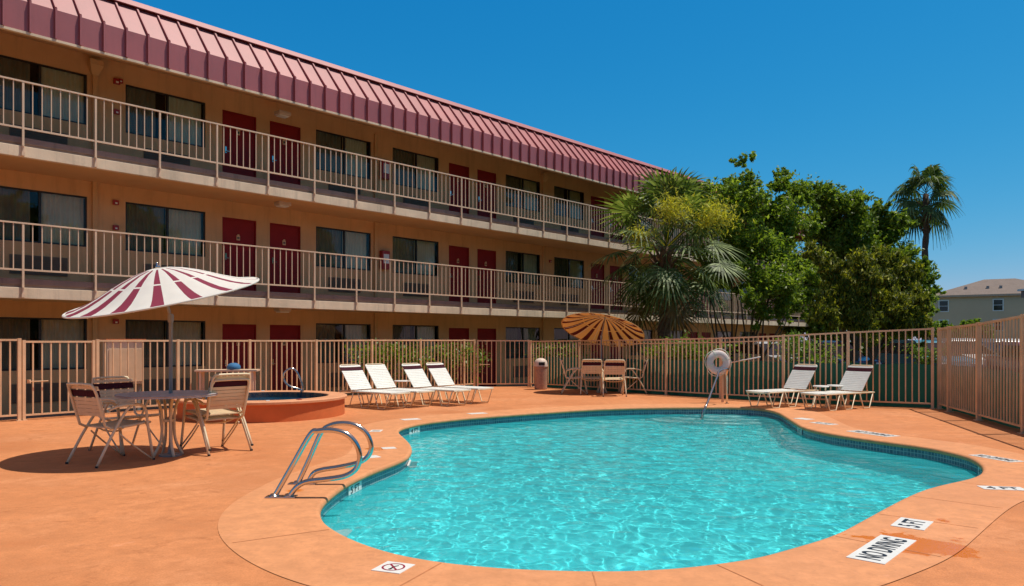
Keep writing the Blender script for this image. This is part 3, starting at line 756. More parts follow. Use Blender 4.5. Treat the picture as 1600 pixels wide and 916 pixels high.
chairs = [(-4.47, 8.40, .5, .86, 0, 'beige strap chair with maroon band at the left front of the striped umbrella table'),
          (-4.76, 9.30, .85, -.5, 0, 'shaded beige strap chair behind the leftmost one, under the striped umbrella'),
          (-3.66, 9.22, -.78, .62, 0, 'lower one of the two stacked beige strap chairs right of the striped umbrella table'),
          (-3.645, 9.20, -.78, .62, .065, 'upper one of the two stacked beige strap chairs right of the striped umbrella table'),
          (1.62, 19.2, 1, -.05, 0, 'leftmost strap chair under the far orange umbrella, turned to the right'),
          (2.02, 18.95, .1, 1, 0, 'shaded strap chair seen from behind, second from left under the far orange umbrella'),
          (2.50, 18.50, .02, 1, 0, 'front strap chair with its sunlit back to the pool under the far orange umbrella'),
          (3.10, 19.35, -1, .08, 0, 'rightmost strap chair under the far orange umbrella, turned to the left')]
for i, (x, y, dx, dy, z, lab) in enumerate(chairs):
    c = ch0 if i == 0 else copy_tree(ch0); c.location = (x, y, z); c.rotation_euler.z = face(dx, dy); c['label'] = lab

def round_table(x, y, label, r=.56, h=.735):
    t = thing('patio_table', label, 'table', (x, y, 0), .3, 'round umbrella tables')
    mb = MB(); mb.lathe([(.03, h - .012), (r - .01, h - .012), (r, h - .006), (r - .004, h), (.03, h)], 40); mb.lathe([(r - .02, h - .03), (r - .006, h - .03), (r - .006, h - .012)], 40, cap=False)
    mb.build('tabletop', M['tabletop'], t)
    for k in range(4):
        a = math.pi / 2 * k + .5; c, s = math.cos(a), math.sin(a)
        MB().tube([(c * .20, s * .20, h - .015), (c * .13, s * .13, h - .06), (c * .075, s * .075, .5), (c * .08, s * .08, .2), (c * .17, s * .17, .0)], .0165, 8, smooth=5).build('leg', M['alu'], t, smooth=True)
    MB().lathe([(.06, .40), (.06, .43)], 16).build('collar', M['alu'], t)
    return t
round_table(-4.05, 8.82, 'round grey table under the striped umbrella near the left')
round_table(2.35, 19.62, 'round table under the far orange umbrella by the back fence', .5)

def umbrella(x, y, label, R, H, hub, roll, pitch, cw, cm, tilt_z, fr=.34, rib_n=12):
    t = thing('patio_umbrella', label, 'umbrella', (x, y, 0), 0)
    MB().tube([(0, 0, 0.05), (0, 0, tilt_z)], .021, 12).build('pole', M['conduit'], t, smooth=False)
    MB().lathe([(.13, 0), (.13, .02), (.035, .03), (.028, .10), (.028, .12)], 24).build('base', M['conduit'], t)
    Mx = Matrix.Translation((0, 0, tilt_z)) @ Matrix.Rotation(math.radians(roll), 4, 'Y') @ Matrix.Rotation(math.radians(pitch), 4, 'X')
    zr = hub - H - tilt_z + .0          # rim height above the tilt joint, along the tilted axis
    prof = lambda q: zr + H * (.25 * (1 - q) + .75 * (1 + math.cos(math.pi * q ** 1.12)) / 2)
    mb = MB(); pairs = 16; rs = [.03, .12, .25, .4, .49, .515, .65, .78, .9, .985, 1.0]
    seg = []
    for p in range(pairs):
        a0 = 2 * math.pi * p / pairs; wd = 2 * math.pi / pairs
        for q in range(3): seg.append((a0 + wd * (1 - fr) * q / 3, a0 + wd * (1 - fr) * (q + 1) / 3, 0))
        for q in range(2): seg.append((a0 + wd * (1 - fr) + wd * fr * q / 2, a0 + wd * (1 - fr) + wd * fr * (q + 1) / 2, 1))
    angs = [s_[0] for s_ in seg]; n = len(angs)
    for q in rs:
        for k, a in enumerate(angs):
            sag = -.012 * q * (1 - abs(math.sin(a * pairs / 2)))
            mb.v.append(tuple(Mx @ Vector((R * q * math.cos(a), R * q * math.sin(a), prof(q) + sag))))
    for i in range(len(rs) - 1):
        for k in range(n):
            mi = seg[k][2]
            if i in (4,) or i == len(rs) - 2 or i == 0: mi = 0
            mb.f.append((i * n + k, i * n + (k + 1) % n, (i + 1) * n + (k + 1) % n, (i + 1) * n + k)); mb.m.append(mi)
    cn = mb.build('canopy', [cw, cm], t, smooth=True)
    sl = cn.modifiers.new('thickness', 'SOLIDIFY'); sl.thickness = .004
    rim = MB(); rim.tube([Mx @ Vector((R * math.cos(a), R * math.sin(a), prof(1) - .006)) for a in np.linspace(0, 2 * math.pi, 48, endpoint=False)], .011, 6, closed=True); rim.build('rim', cw, cn, smooth=True)
    for k in range(rib_n):
        a = 2 * math.pi * k / rib_n + .1
        MB().tube([Mx @ Vector((R * q * math.cos(a), R * q * math.sin(a), prof(q) - .022)) for q in (.03, .2, .4, .6, .8, .98)], .005, 5).build('rib', M['white'], t)
    MB().tube([Mx @ Vector((0, 0, -.03)), Mx @ Vector((0, 0, prof(0) - .0))], .018, 10).build('upper_pole', M['conduit'], t)
    MB().lathe([(.03, prof(0) - .0), (.028, prof(0) + .02), (.012, prof(0) + .035), (.010, prof(0) + .06), (.001, prof(0) + .068)], 12, M=Mx).build('finial', M['steel'], t, smooth=True)
    MB().lathe([(.03, -.05), (.034, -.02), (.034, .03), (.025, .05)], 12, c=(0, 0, tilt_z)).build('tilt_joint', M['conduit'], t)
    return t
umbrella(-4.02, 8.82, 'white and maroon striped umbrella tilted toward the pool over the near left table', 1.06, .33, 2.22, -8.5, 13, M['can_w'], M['can_m'], 1.62)
umbrella(2.35, 19.70, 'orange lit sand and wine striped umbrella tilted away over the far table', 1.10, .38, 2.03, 13, -19, M['can_w2'], M['can_m2'], 1.45, .38)

def lounger(band=True):
    t = thing('sun_lounger', '', 'lounger'); A = M['alu']; mb = MB()
    for s in (-1, 1):
        x = .30 * s
        mb.tube([(x, .22, .335), (x, 1.78, .335), (x * .97, 1.87, .33), (x * .8, 1.92, .325)], .014, 8)
    mb.tube([(-.24, 1.92, .325), (.24, 1.92, .325)], .014, 8); mb.tube([(-.30, .22, .335), (.30, .22, .335)], .014, 8)
    mb.tube([(-.3, .66, .32), (.3, .66, .32)], .012, 8)
    mb.build('frame', A, t, smooth=True)
    for y in (.46, 1.06, 1.58):
        for s in (-1, 1):
            x = .30 * s; MB().tube([(x, y - .18, .33), (x * 1.01, y - .06, .014), (x * 1.01, y + .14, .014), (x, y + .27, .33)], .013, 8).build('leg', A, t, smooth=True)
    a = math.radians(52); ca, sa = math.cos(a), math.sin(a); Lb = .70
    bp = lambda q, off=0: (.66 - Lb * q * ca + off * sa, .345 + Lb * q * sa + off * ca)
    mb = MB(); pts = [(-.285, *bp(0)), (-.285, *bp(.93)), (-.26, *bp(.985)), (-.22, *bp(1)), (.22, *bp(1)), (.26, *bp(.985)), (.285, *bp(.93)), (.285, *bp(0))]
    mb.tube(pts, .0135, 8); mb.tube([(-.2, .30, .335), (-.2, *bp(.55))], .009, 6); mb.tube([(.2, .30, .335), (.2, *bp(.55))], .009, 6); mb.build('back_frame', A, t, smooth=True)
    def strap(mb, P0, P1, N):
        (y0, z0), (y1, z1) = P0, P1; e = .006
        vs = []
        for x in (-.305, -.15, .15, .305):
            sag = -.006 if abs(x) < .2 else 0
            for (y, z) in ((y0, z0), (y1, z1)):
                for q in (1, -1): vs.append((x, y + N[0] * (e * q + sag), z + N[1] * (e * q + sag)))
        fs = []
        for i in range(3):
            b = i * 4; c = b + 4; fs += [(b, c, c + 2, b + 2), (b + 1, b + 3, c + 3, c + 1), (b, b + 1, c + 1, c), (b + 2, c + 2, c + 3, b + 3)]
        fs += [(0, 2, 3, 1), (12, 13, 15, 14)]
        mb.add(vs, fs)
    mb = MB()
    for i in range(22): y = .70 + i * .0545; strap(mb, (y, .352), (y + .047, .352), (0, 1))
    mb.build('seat', M['straplt'], t)
    N = (sa, ca); mb = MB()
    for i in range(11): strap(mb, bp(.04 + i * .0655, .014), bp(.04 + i * .0655 + .057, .014), N)
    strap(mb, bp(.90, .014), bp(.955, .014), N)
    if not band: strap(mb, bp(.765, .014), bp(.82, .014), N); strap(mb, bp(.828, .014), bp(.89, .014), N)
    mb.build('backrest', M['straplt'], t)
    if band: mb = MB(); strap(mb, bp(.765, .014), bp(.888, .014), N); mb.build('head_band', M['maroon'], t)
    return t
lo_b = lounger(True); lo_p = lounger(False)
for o in (lo_b, lo_p): o['group'] = 'white strap sun loungers'
spots = [(-3.10, 15.45, .8, -.6, 'leftmost white strap lounger with a maroon band beside the round spa'),
         (-2.66, 15.92, .8, -.6, 'plain white strap lounger without maroon band, second from the spa'),
         (-1.93, 16.25, .8, -.6, 'banded white lounger just right of the small white table in the left row'),
         (-1.47, 16.85, .8, -.6, 'lounger with maroon band nearest the gate, right end of the left row'),
         (5.90, 15.65, -.86, -.5, 'white lounger with maroon band just right of the life ring'),
         (6.80, 15.10, -.86, -.5, 'rightmost white lounger with maroon band near the fence corner')]
first = True
for i, (x, y, dx, dy, lab) in enumerate(spots):
    if i == 1: c = lo_p
    elif first: c = lo_b; first = False
    else: c = copy_tree(lo_b)
    n = math.hypot(dx, dy); dx /= n; dy /= n
    c.scale = (.92, .92, .95); c.location = (x - dx * .61, y - dy * .61, 0); c.rotation_euler.z = face(dx, dy); c['label'] = lab

def side_table(x, y, r, label):
    t = thing('side_table', label, 'table', (x, y, 0), .4, 'small white side tables')
    MB().lathe([(.02, .42), (r, .42), (r + .008, .432), (r, .445), (.02, .445)], 24).build('tabletop', M['white'], t, smooth=False)
    for k in range(4):
        a = math.pi / 2 * k; c, s = math.cos(a), math.sin(a)
        MB().tube([(c * r * .8, s * r * .8, .42), (c * r * .85, s * r * .85, .2), (c * r * .95, s * r * .95, 0)], .012, 6).build('leg', M['alu'], t)
    return t
side_table(-2.50, 17.15, .20, 'round white side table between the two pairs of left loungers')
side_table(6.27, 15.20, .15, 'left one of the two small white side tables between the right loungers')
side_table(6.66, 15.42, .16, 'right one of the two small white side tables between the right loungers')

# raised round spa
sc_ = Vector((-4.55, 13.72, 0)); R = 1.45
sp = thing('raised_spa', 'round raised orange spa tub with dark blue water near the left fence', 'hot tub', sc_)
MB().lathe([(R, 0), (R, .29)], 72, cap=False).build('tub_wall', M['pump'], sp, smooth=True)
MB().lathe([(R - .30, .22), (R - .30, .335), (R - .28, .35), (R + .02, .35), (R + .045, .335), (R + .045, .30), (R + .0, .288)], 72, cap=False).build('rim', M['rim'], sp, smooth=False)
MB().lathe([(R - .30, .34), (R - .30, .12), (R - .32, -.10)], 72, cap=False).build('tile_band', P('spa_tiles', (.03, .10, .18), .3, .2, 14), sp, smooth=True)
MB().lathe([(R - .301, .235), (.01, .236)], 72, cap=False).build('spa_water', P('spa_water_surface', (.01, .07, .14), .06, .2, 5, bs=.3, bscale=18), sp, smooth=True)
for k, a in enumerate((-1.2, -.8, 1.9, 2.4)):
    MB().box(-.05, .05, -.03, .03, 0, .01, M=Matrix.Translation(((R - .13) * math.cos(a), (R - .13) * math.sin(a), .35)) @ Matrix.Rotation(a, 4, 'Z')).build('skimmer_cap', M['red'] if k % 2 else M['white'], sp)
q = wp(468, 610, 14.75); t = thing('spa_handrail', 'small looped steel handrail on the far rim of the round spa', 'handrail', (q.x, q.y, .35))
MB().tube([(.04, 0, -.0), (.02, -.03, .05), (-.16, -.10, .12), (-.26, -.12, .22), (-.27, -.12, .36), (-.18, -.09, .455), (-.08, -.05, .44), (0, -.02, .30), (.05, 0, .15), (.07, .01, .0)], .018, 10, smooth=5).build('rail', M['steel'], t, smooth=True)
MB().lathe([(.04, 0), (.04, .012)], 14, c=(.05, 0, 0)).build('anchor_plate', M['steel'], t)

# bench height table behind the spa with a blue bundle
q = Vector((-5.75, 15.15, 0)); t = thing('shelf_table', 'long narrow tan table against the fence behind the round spa', 'table', q, .15)
MB().box(-.60, .60, -.18, .18, .735, .775).build('tabletop', M['rail'], t, bevel=.006)
for x in (-.5, .5):
    for y in (-.12, .12): MB().box(x - .02, x + .02, y - .02, y + .02, 0, .735).build('leg', M['rail'], t)
mb = MB(); mb.lathe([(.12, 0), (.135, .03), (.13, .07), (.10, .11), (.05, .13), (.01, .135)], 16); o = mb.build('towel_bundle', M['blue'], smooth=True); o.location = (-5.62, 15.12, .775)
tag(o, 'small rounded blue bundle lying on the narrow table by the fence', 'bundle')

# litter bin
q = gp(845, 608.5); t = thing('litter_bin', 'tan pebbled litter bin with a domed lid beside the gate', 'bin', q)
MB().lathe([(.165, 0), (.175, .02), (.185, .60), (.195, .62), (.195, .645)], 28).build('body', M['trash'], t, smooth=False)
mb = MB(); n = 28; prof = [(.195, .645), (.19, .70), (.18, .76), (.155, .81), (.11, .85), (.05, .87), (.005, .873)]
mb.lathe(prof, n, cap=False)
lid = mb.build('domed_lid', P('lid_cream', (.70, .56, .46), .6, .1, 8), t, smooth=True)
for a in (-1.45, .6):
    M2 = Matrix.Rotation(a, 4, 'Z'); MB().box(.155, .196, -.085, .085, .675, .765, M=M2).build('lid_opening', M['rubber'], lid, bevel=.01)

# pool hardware: grab rails, centre handrail
for Y0, pts, lab in ((6.45, [(428, 778), (456, 729), (485, 679), (497, 673.5), (520, 672.5), (542, 679), (557, 695), (562, 716), (556, 733), (539, 744), (510, 749), (479, 753), (463, 762), (451, 777)], 'nearer stainless steel loop grab rail at the pool ladder'),
                     (7.05, [(465, 757), (484, 716), (502, 676), (516, 665), (535, 661.5), (556, 665), (573, 678), (580, 698), (575, 713), (560, 723), (530, 730), (500, 735), (488, 742), (481, 754)], 'farther stainless steel loop grab rail at the pool ladder')):
    P3 = [wp(a, b, Y0) for a, b in pts]; P3[0].z = 0; P3[-1].z = 0
    base = (P3[0] + P3[-1]) / 2; base.z = 0
    t = thing('grab_rail', lab, 'handrail', base, 0, 'pool ladder grab rails')
    P3 = [p - base for p in P3]; MB().tube(P3, .0235, 14, smooth=5).build('rail', M['steel'], t, smooth=True)
    mb = MB(); mb.box(-.13, .13, -.05, .05, .004, .016); mb.build('anchor_plate', M['steel'], t, bevel=.004)
    mb = MB(); mb.lathe([(.042, .006), (.042, .02), (.028, .035)], 16, c=tuple(P3[0])); mb.lathe([(.042, .006), (.042, .02), (.028, .035)], 16, c=tuple(P3[-1])); mb.build('escutcheon', M['steel'], t, smooth=False)
a = gp(1128, 629)
w0 = wp(1101, 650, 14.2); w0.z = -.32
P3 = [Vector((w0.x, 14.35, -.75)), Vector((w0.x, 14.35, -.10)), wp(1102, 637, 14.38), wp(1105, 630, 14.5), wp(1112, 611, 14.9), wp(1120, 590, 15.4), wp(1124, 580, 15.65), Vector((a.x - .05, 15.85, .76)), Vector((a.x - .02, 16.0, .66)), Vector((a.x, 16.05, .3)), Vector((a.x, 16.08, 0))]
t = thing('step_handrail', 'single sloping steel handrail rising from the pool steps in front of the life ring', 'handrail', (P3[0].x, 14.35, 0))
MB().tube([p - Vector((P3[0].x, 14.35, 0)) for p in P3], .022, 12, smooth=4).build('rail', M['steel'], t, smooth=True)
MB().lathe([(.045, .0), (.045, .015)], 16, c=(a.x - P3[0].x, 16.08 - 14.35, .0)).build('anchor_plate', M['steel'], t)

# life ring on its post
rp = Vector((wp(1129, 560, 16.5).x, 16.5, 0)); t = thing('ring_post', 'slim tan post that carries the life ring near the back fence', 'post', rp)
MB().box(-.022, .022, -.022, .022, 0, 1.16).build('post', FM, t); MB().tube([(0, -.02, 1.03), (0, -.10, 1.04), (0, -.11, 1.08)], .01, 6).build('hook', M['steel'], t)
rc = wp(1122, 566.5, 16.33); mb = MB(); n1, n2 = 40, 14; vs = []; fs = []
for i in range(n1):
    A_ = 2 * math.pi * i / n1
    for j in range(n2):
        B_ = 2 * math.pi * j / n2; r = .185 + .082 * math.cos(B_); vs.append((r * math.cos(A_), .05 * math.sin(B_), r * math.sin(A_)))
for i in range(n1):
    for j in range(n2): fs.append((i * n2 + j, ((i + 1) % n1) * n2 + j, ((i + 1) % n1) * n2 + (j + 1) % n2, i * n2 + (j + 1) % n2))
t = thing('life_ring', 'pale pinkish life ring with a rope hanging on the post behind the pool', 'life ring', rc, .12)
mb.add(vs, fs); mb.build('ring', M['ring'], t, smooth=True)
pts = []
for i in range(64):
    A_ = 2 * math.pi * i / 64; r = .275 + .028 * abs(math.sin(A_ * 2)); pts.append((r * math.cos(A_ + .4), .0, r * math.sin(A_ + .4)))
MB().tube(pts, .009, 6, closed=True).build('rope', M['rope'], t, smooth=True)
for k in range(4):
    A_ = .4 + math.pi / 2 * k; mb = MB(); mb.lathe([(.088, -.02), (.088, .02)], 16, cap=False, M=Matrix.Translation((.185 * math.cos(A_), 0, .185 * math.sin(A_))) @ Matrix.Rotation(-A_, 4, 'Y') @ Matrix.Scale(.62, 4, (0, 1, 0)))
    mb.build('strap_band', M['rope'], t, smooth=True)
# rescue pole resting on the fence
p0 = wp(1137, 567.5, 17.35); p1 = wp(1188, 558, 16.7); p2 = wp(1216, 541, 16.55)
mb = MB(); mb.tube([p0, p1], .014, 8); o = mb.build('rescue_pole', M['white'], smooth=True); tag(o, 'thin white rescue pole leaning on the back fence right of the life ring', 'pole')

# sunlit cabinet behind the left fence
k = (193 - 800) / FPX; yy = 14.75; t = thing('utility_cabinet', 'sunlit tan utility cabinet standing behind the left fence', 'cabinet', (k * yy, yy, -.25), math.atan2(ux, uy))
MB().box(-.34, .34, -.12, .12, .75, 1.60).build('body', M['cream'], t, bevel=.01); MB().box(-.37, .37, -.16, .14, 1.601, 1.64).build('lid', M['pump'], t)
MB().box(-.31, .31, -.135, -.121, .80, 1.45).build('door', P('cab_door', (.66, .44, .27), .6, .1, 3), t, bevel=.004)
for x in (-.28, .28): MB().box(x - .03, x + .03, -.03, .03, 0, .75).build('leg', M['conduit'], t)

# ------------------------------------------------------------------ depth markers
def text_mesh(txt, size, mat, name, parent, wx=1.0, stretch=1.0, bold=0.0):
    cu = bpy.data.curves.new(name, 'FONT'); cu.body = txt; cu.size = size; cu.align_x = 'CENTER'; cu.align_y = 'CENTER'; cu.offset = bold; cu.extrude = .0006
    tmp = bpy.data.objects.new(name, cu); L(tmp); bpy.context.view_layer.update()
    me = bpy.data.meshes.new_from_object(tmp.evaluated_get(bpy.context.evaluated_depsgraph_get())); bpy.data.objects.remove(tmp)
    me.materials.clear(); me.materials.append(mat)
    bb = [v.co.x for v in me.vertices]; by = [v.co.y for v in me.vertices]
    mx, my = (max(bb) + min(bb)) / 2, (max(by) + min(by)) / 2; s = wx / (max(bb) - min(bb)); s2 = stretch / (max(by) - min(by))
    for v in me.vertices: v.co.x = (v.co.x - mx) * s; v.co.y = (v.co.y - my) * s2
    o = L(bpy.data.objects.new(name, me)); o.parent = parent; return o
def marker(cx, cy, dx, dy, ln, wd, txt, label, name='depth_marker', z=.0045, col='ink'):
    t = thing(name, label, 'pool marker', (cx, cy, z), math.atan2(dy, dx), 'white marker tiles set in the pool coping')
    MB().box(-ln / 2, ln / 2, -wd / 2, wd / 2, -.003, .004).build('tile', M['tilew'], t, bevel=.001)
    if txt:
        o = text_mesh(txt, .2, M[col], 'lettering', t, ln * (.86 if len(txt) > 5 else .74), wd * .66, .004); o.location = (0, 0, .0048)
    return t
def mk_px(a, b, ln, wd, txt, label, **k):
    A_, B_ = gp(*a), gp(*b); c = (A_ + B_) / 2; d = (B_ - A_).normalized(); return marker(c.x, c.y, d.x, d.y, ln, wd, txt, label, **k)
mk_px((1350, 879), (1405, 841), .72, .225, 'NO DIVING', 'white tile reading NO DIVING on the near right coping')
mk_px((1415.5, 828), (1434.5, 812), .33, .22, '5 FT', 'white tile reading 5 FT just above the NO DIVING tile')
t = mk_px((601, 896), (628, 881), .19, .19, None, 'white tile with a red crossed no diving symbol on the near left coping')
mb = MB(); n = 32; vs = []; fs = []
for r in (.058, .070):
    for i in range(n): A_ = 2 * math.pi * i / n; vs.append((r * math.cos(A_), r * math.sin(A_), .0048))
for i in range(n): fs.append((i, (i + 1) % n, n + (i + 1) % n, n + i))
mb.add(vs, fs); Mr = Matrix.Rotation(math.radians(45), 4, 'Z'); mb.box(-.062, .062, -.006, .006, .0049, .0056, M=Mr); mb.build('prohibition_symbol', M['inkred'], t)
mb = MB(); mb.box(-.03, .0, -.008, .006, .0042, .0047); mb.lathe([(.011, .0042), (.011, .0047)], 10, c=(-.040, .0, 0)); mb.tube([(0, 0, .0045), (.03, -.018, .0045)], .004, 4); mb.build('diver_figure', M['ink'], t)
mk_px((1537, 763), (1595, 765), .36, .17, '4 FT', 'white tile with dark lettering beside the right tip of the pool')
mk_px((1533, 713), (1580, 721), .55, .20, 'NO DIVING', 'long white tile on the coping above the right tip of the pool')
mk_px((1334, 674), (1394, 682.5), .74, .26, 'NO DIVING', 'longest white tile on the far right coping')
mk_px((1272, 660.5), (1303, 664.3), .40, .22, '4 FT', 'small white tile left of the long one on the far right coping')
mk_px((1246, 654), (1266, 656.3), .28, .22, '', 'smallest white tile nearest the right loungers')
mk_px((580, 674), (595, 674), .17, .24, None, 'white tile with a blue grey symbol at the left bend of the pool')
mk_px((598, 701.5), (617, 700.5), .17, .15, None, 'thin white tile on the rounded coping spur between ladder and pool')
mk_px((566, 716), (589, 714), .22, .17, None, 'white tile half hidden behind the grab rails')
mk_px((630, 656.5), (653, 655.2), .32, .20, None, 'white tile on the far coping left of the round spur')
mk_px((735, 647.2), (756, 646), .35, .20, None, 'faint white tile on the far coping before the loungers')
# blue grey pictogram of the bend tile
for o in list(bpy.data.objects):
    if o.get('label', '').startswith('white tile with a blue grey'):
        mb = MB()
        for k in range(4): mb.box(-.055, .055, -.07 + k * .04, -.052 + k * .04, .0042, .0047)
        mb.build('pictogram', M['conduit'], o)
# skimmer mouth in the wall near the ladder
c = gp(622, 722, -.12); k = int(np.argmin(((O[:, :2] - np.array([c.x, c.y])) ** 2).sum(1))); p = O[k] + NO[k] * .03
mb = MB(); Mx = Matrix.Translation((p[0], p[1], -.13)) @ Matrix.Rotation(math.atan2(T[k][1], T[k][0]), 4, 'Z')
mb.box(-.22, .22, 0, .02, -.06, .0, M=Mx); mb.box(-.22, .22, 0, .10, -.075, -.061, M=Mx); o = mb.build('skimmer_mouth', M['white']); tag(o, 'white skimmer mouth in the pool wall beside the rounded coping spur', 'pool skimmer')
# waterline depth numbers
def band_marker(px, py, txt, label):
    c = gp(px, py, -.10); k = int(np.argmin(((O[:, :2] - np.array([c.x, c.y])) ** 2).sum(1))); inward = -NO[k]
    p = O[k] + NO[k] * .031; tdir = T[k] * 1.0
    ang = math.atan2(tdir[1], tdir[0])
    t = thing('waterline_marker', label, 'pool marker', (p[0], p[1], -.105), ang, 'depth numbers in the waterline tiles')
    Mx = Matrix.Rotation(math.radians(90), 4, 'X')
    # face looks to the water: local y = outward * -1
    MB().box(-.17, .17, .0, .012, -.055, .05).build('tile', M['tilew'], t)
    o = text_mesh(txt, .1, M['ink'], 'lettering', t, .23, .068, .001)
    o.rotation_euler = (math.radians(90), 0, math.radians(180)); o.location = (0, .0135, 0)
    return t
band_marker(562, 762, '5 FT', 'waterline tile reading 5 FT below the coping near the grab rails')
band_marker(652, 672, '4 FT', 'waterline tile reading 4 FT at the far left bend of the pool')
band_marker(1516, 736, '4 FT', 'waterline tile reading 4 FT inside the right tip of the pool')
band_marker(1248, 673, '3 FT', 'dark waterline tile on the far right wall of the pool')

# ------------------------------------------------------------------ vegetation
def quads_obj(name, V, mat, parent):
    n = len(V) // 4; me = bpy.data.meshes.new(name); me.vertices.add(len(V)); me.vertices.foreach_set("co", np.asarray(V, dtype=np.float32).ravel())
    me.loops.add(4 * n); me.loops.foreach_set("vertex_index", np.arange(4 * n, dtype=np.int32)); me.polygons.add(n)
    me.polygons.foreach_set("loop_start", np.arange(0, 4 * n, 4, dtype=np.int32)); me.polygons.foreach_set("loop_total", np.full(n, 4, dtype=np.int32))
    me.update(calc_edges=True); me.materials.append(mat); o = L(bpy.data.objects.new(name, me)); o.parent = parent; return o
def leaf_quads(P_, size, rg, up=.3, elong=1.9, axis=None, axis_w=0):
    n = len(P_); N = rg.normal(size=(n, 3)); N[:, 2] += up; N /= np.linalg.norm(N, axis=1)[:, None]
    A = rg.normal(size=(n, 3))
    if axis is not None: A = A * (1 - axis_w) + np.asarray(axis) * axis_w * 2
    A -= N * (A * N).sum(1)[:, None]; A /= np.linalg.norm(A, axis=1)[:, None] + 1e-9; B = np.cross(N, A)
    s = size * (.6 + .8 * rg.rand(n))[:, None]; a = A * s * .5 * elong / 1.4; b = B * s * .5 / 1.4 * .8
    bend = N * s * .10
    V = np.stack([P_ - a, P_ + b - bend, P_ + a, P_ - b - bend], 1); return V.reshape(-1, 3)
def clump_tree(name, label, base, r0, clumps, mat, per, size, seed, fork=.35, stems=1, up=.3, group=None, cat='tree', limb_r=.05, elong=1.9, fuzz=.25, bark=None, axis=None, axis_w=0, density=None):
    """clumps: list of (centre Vector, radius) in world space"""
    rg = np.random.RandomState(seed); t = thing(name, label, cat, base, 0, group); bark = bark or M['bark']; bs = Vector(base)
    clumps = list(clumps); base_n = len(clumps)
    for k in range(int(base_n * 1.1) if cat == 'tree' and base_n > 12 else 0):
        c, r = clumps[rg.randint(base_n)]; near = sorted(clumps[:base_n], key=lambda q: (q[0] - c).length)[1:4]; c2, r2 = near[rg.randint(3)]; f_ = .35 + .3 * rg.rand()
        clumps.append((c.lerp(c2, f_) + Vector(rg.normal(size=3)) * .22, .62 * (r * (1 - f_) + r2 * f_)))
    tips = []; cs = [(Vector(c) - bs, r) for c, r in clumps]
    cx = sum((c for c, r in cs), Vector()) / len(cs)
    fk = Vector((0, 0, (cs and min(c.z for c, r in cs)) * fork + .3))
    heads = []
    trunk = MB()
    for k in range(stems):
        off = Vector((rg.normal() * .12, rg.normal() * .12, 0)) * (stems > 1)
        hd = fk + Vector(((k - (stems - 1) / 2) * .5, rg.normal() * .2, .2 * rg.rand())) if stems > 1 else fk + Vector((rg.normal() * .1, rg.normal() * .1, 0))
        trunk.tube([off * .6, off + (hd - off) * .4 + Vector((rg.normal() * .04, 0, 0)), hd], [r0 * 1.25, r0, r0 * .8], 10, smooth=3); heads.append(hd)
    trunk.build('trunk', bark, t, smooth=True)
    for c, r in cs:
        h = min(heads, key=lambda q: (q - c).length); mid = h + (c - h) * .5 + Vector((rg.normal() * .12, rg.normal() * .12, .12)) * (c - h).length * .5
        tips.append((h, mid, c, r))
    tips.sort(key=lambda q: -q[3])
    lim = MB()
    for i, (h, mid, c, r) in enumerate(tips[:16]):
        lim.tube([h, mid, c, c + (c - mid).normalized() * r * .7], [r0 * .32, r0 * .17, limb_r * .3, .006], 6, smooth=3)
        for q in range(4):
            d = Vector(rg.normal(size=3)); d.z = abs(d.z) * .7; d.normalize(); lim.tube([mid + (c - mid) * .6, c + d * r * .5, c + d * r * 1.0], [limb_r * .4, .012, .005], 4)
    for h, mid, c, r in [(0, 0, c_, r_) for c_, r_ in list(cs)]:
        for q in range(4):
            d = Vector(rg.normal(size=3)); d.z = d.z * .8 + .1; d.normalize(); c2 = c + d * r * (.95 + .3 * rg.rand()); cs.append((c2, r * (.28 + .2 * rg.rand()))); lim.tube([c, c2], [limb_r * .3, .006], 4)
    lim.build('limbs', bark, t, smooth=True)
    pts = []
    for c, r in cs:
        n = int(per * (r ** 2)); d = rg.normal(size=(n, 3)); d /= np.linalg.norm(d, axis=1)[:, None]
        # twigs: leaves gather along short sprays inside the clump
        m = max(8, int(n / 22)); tw = rg.normal(size=(m, 3)); tw /= np.linalg.norm(tw, axis=1)[:, None]; tw[:, 2] = tw[:, 2] * .9 + .38
        k = rg.randint(0, m, n); ln = (.45 + .8 * rg.rand(m))[k]; q = (.20 + .80 * rg.rand(n) ** .8) * ln
        pp = tw[k] * (q * r)[:, None] + d * (r * .22) * rg.rand(n)[:, None] ** .5 * (1 + fuzz)
        pts.append(pp + np.array(tuple(c)))
    Pn = np.concatenate(pts); V = leaf_quads(Pn, size, rg, up, elong, axis, axis_w)
    quads_obj('crown', V, mat, t); return t
def W3(px, py, Y): return wp(px, py, Y)
rg = np.random.RandomState(11)
# leafy tree behind the palm
cl = []
for (x, y, r) in ((1165, 272, .36), (1082, 292, .45), (1076, 312, .5), (1150, 298, .55), (1185, 300, .45), (1128, 300, .65), (1160, 330, .85), (1200, 345, .9), (1130, 355, .9), (1170, 390, 1.0), (1215, 400, .9), (1140, 420, .85), (1190, 440, .9), (1225, 450, .8), (1250, 300, .7), (1235, 340, .8),
                  (1222, 284, .40), (1250, 288, .4), (1262, 420, .8), (1240, 480, .6), (1195, 485, .55), (1110, 330, .6), (1100, 290, .4), (1158, 246, .28), (1172, 240, .22), (1225, 262, .25), (1115, 450, .6), (1105, 400, .6)):
    cl.append((W3(x + rg.normal() * 4, y + rg.normal() * 4 + (max(0, (380 - y)) * .13 if y > 265 else 8), 26 + rg.normal() * .9), r))
clump_tree('leafy_tree', 'bright green leafy tree with several leaning trunks right behind the big fan palm', (7.9, 26, -.25), .12, [(c, r * .92) for c, r in cl], M['leaf'], 3000, .105, 3, fork=.25, stems=4)
cl = []
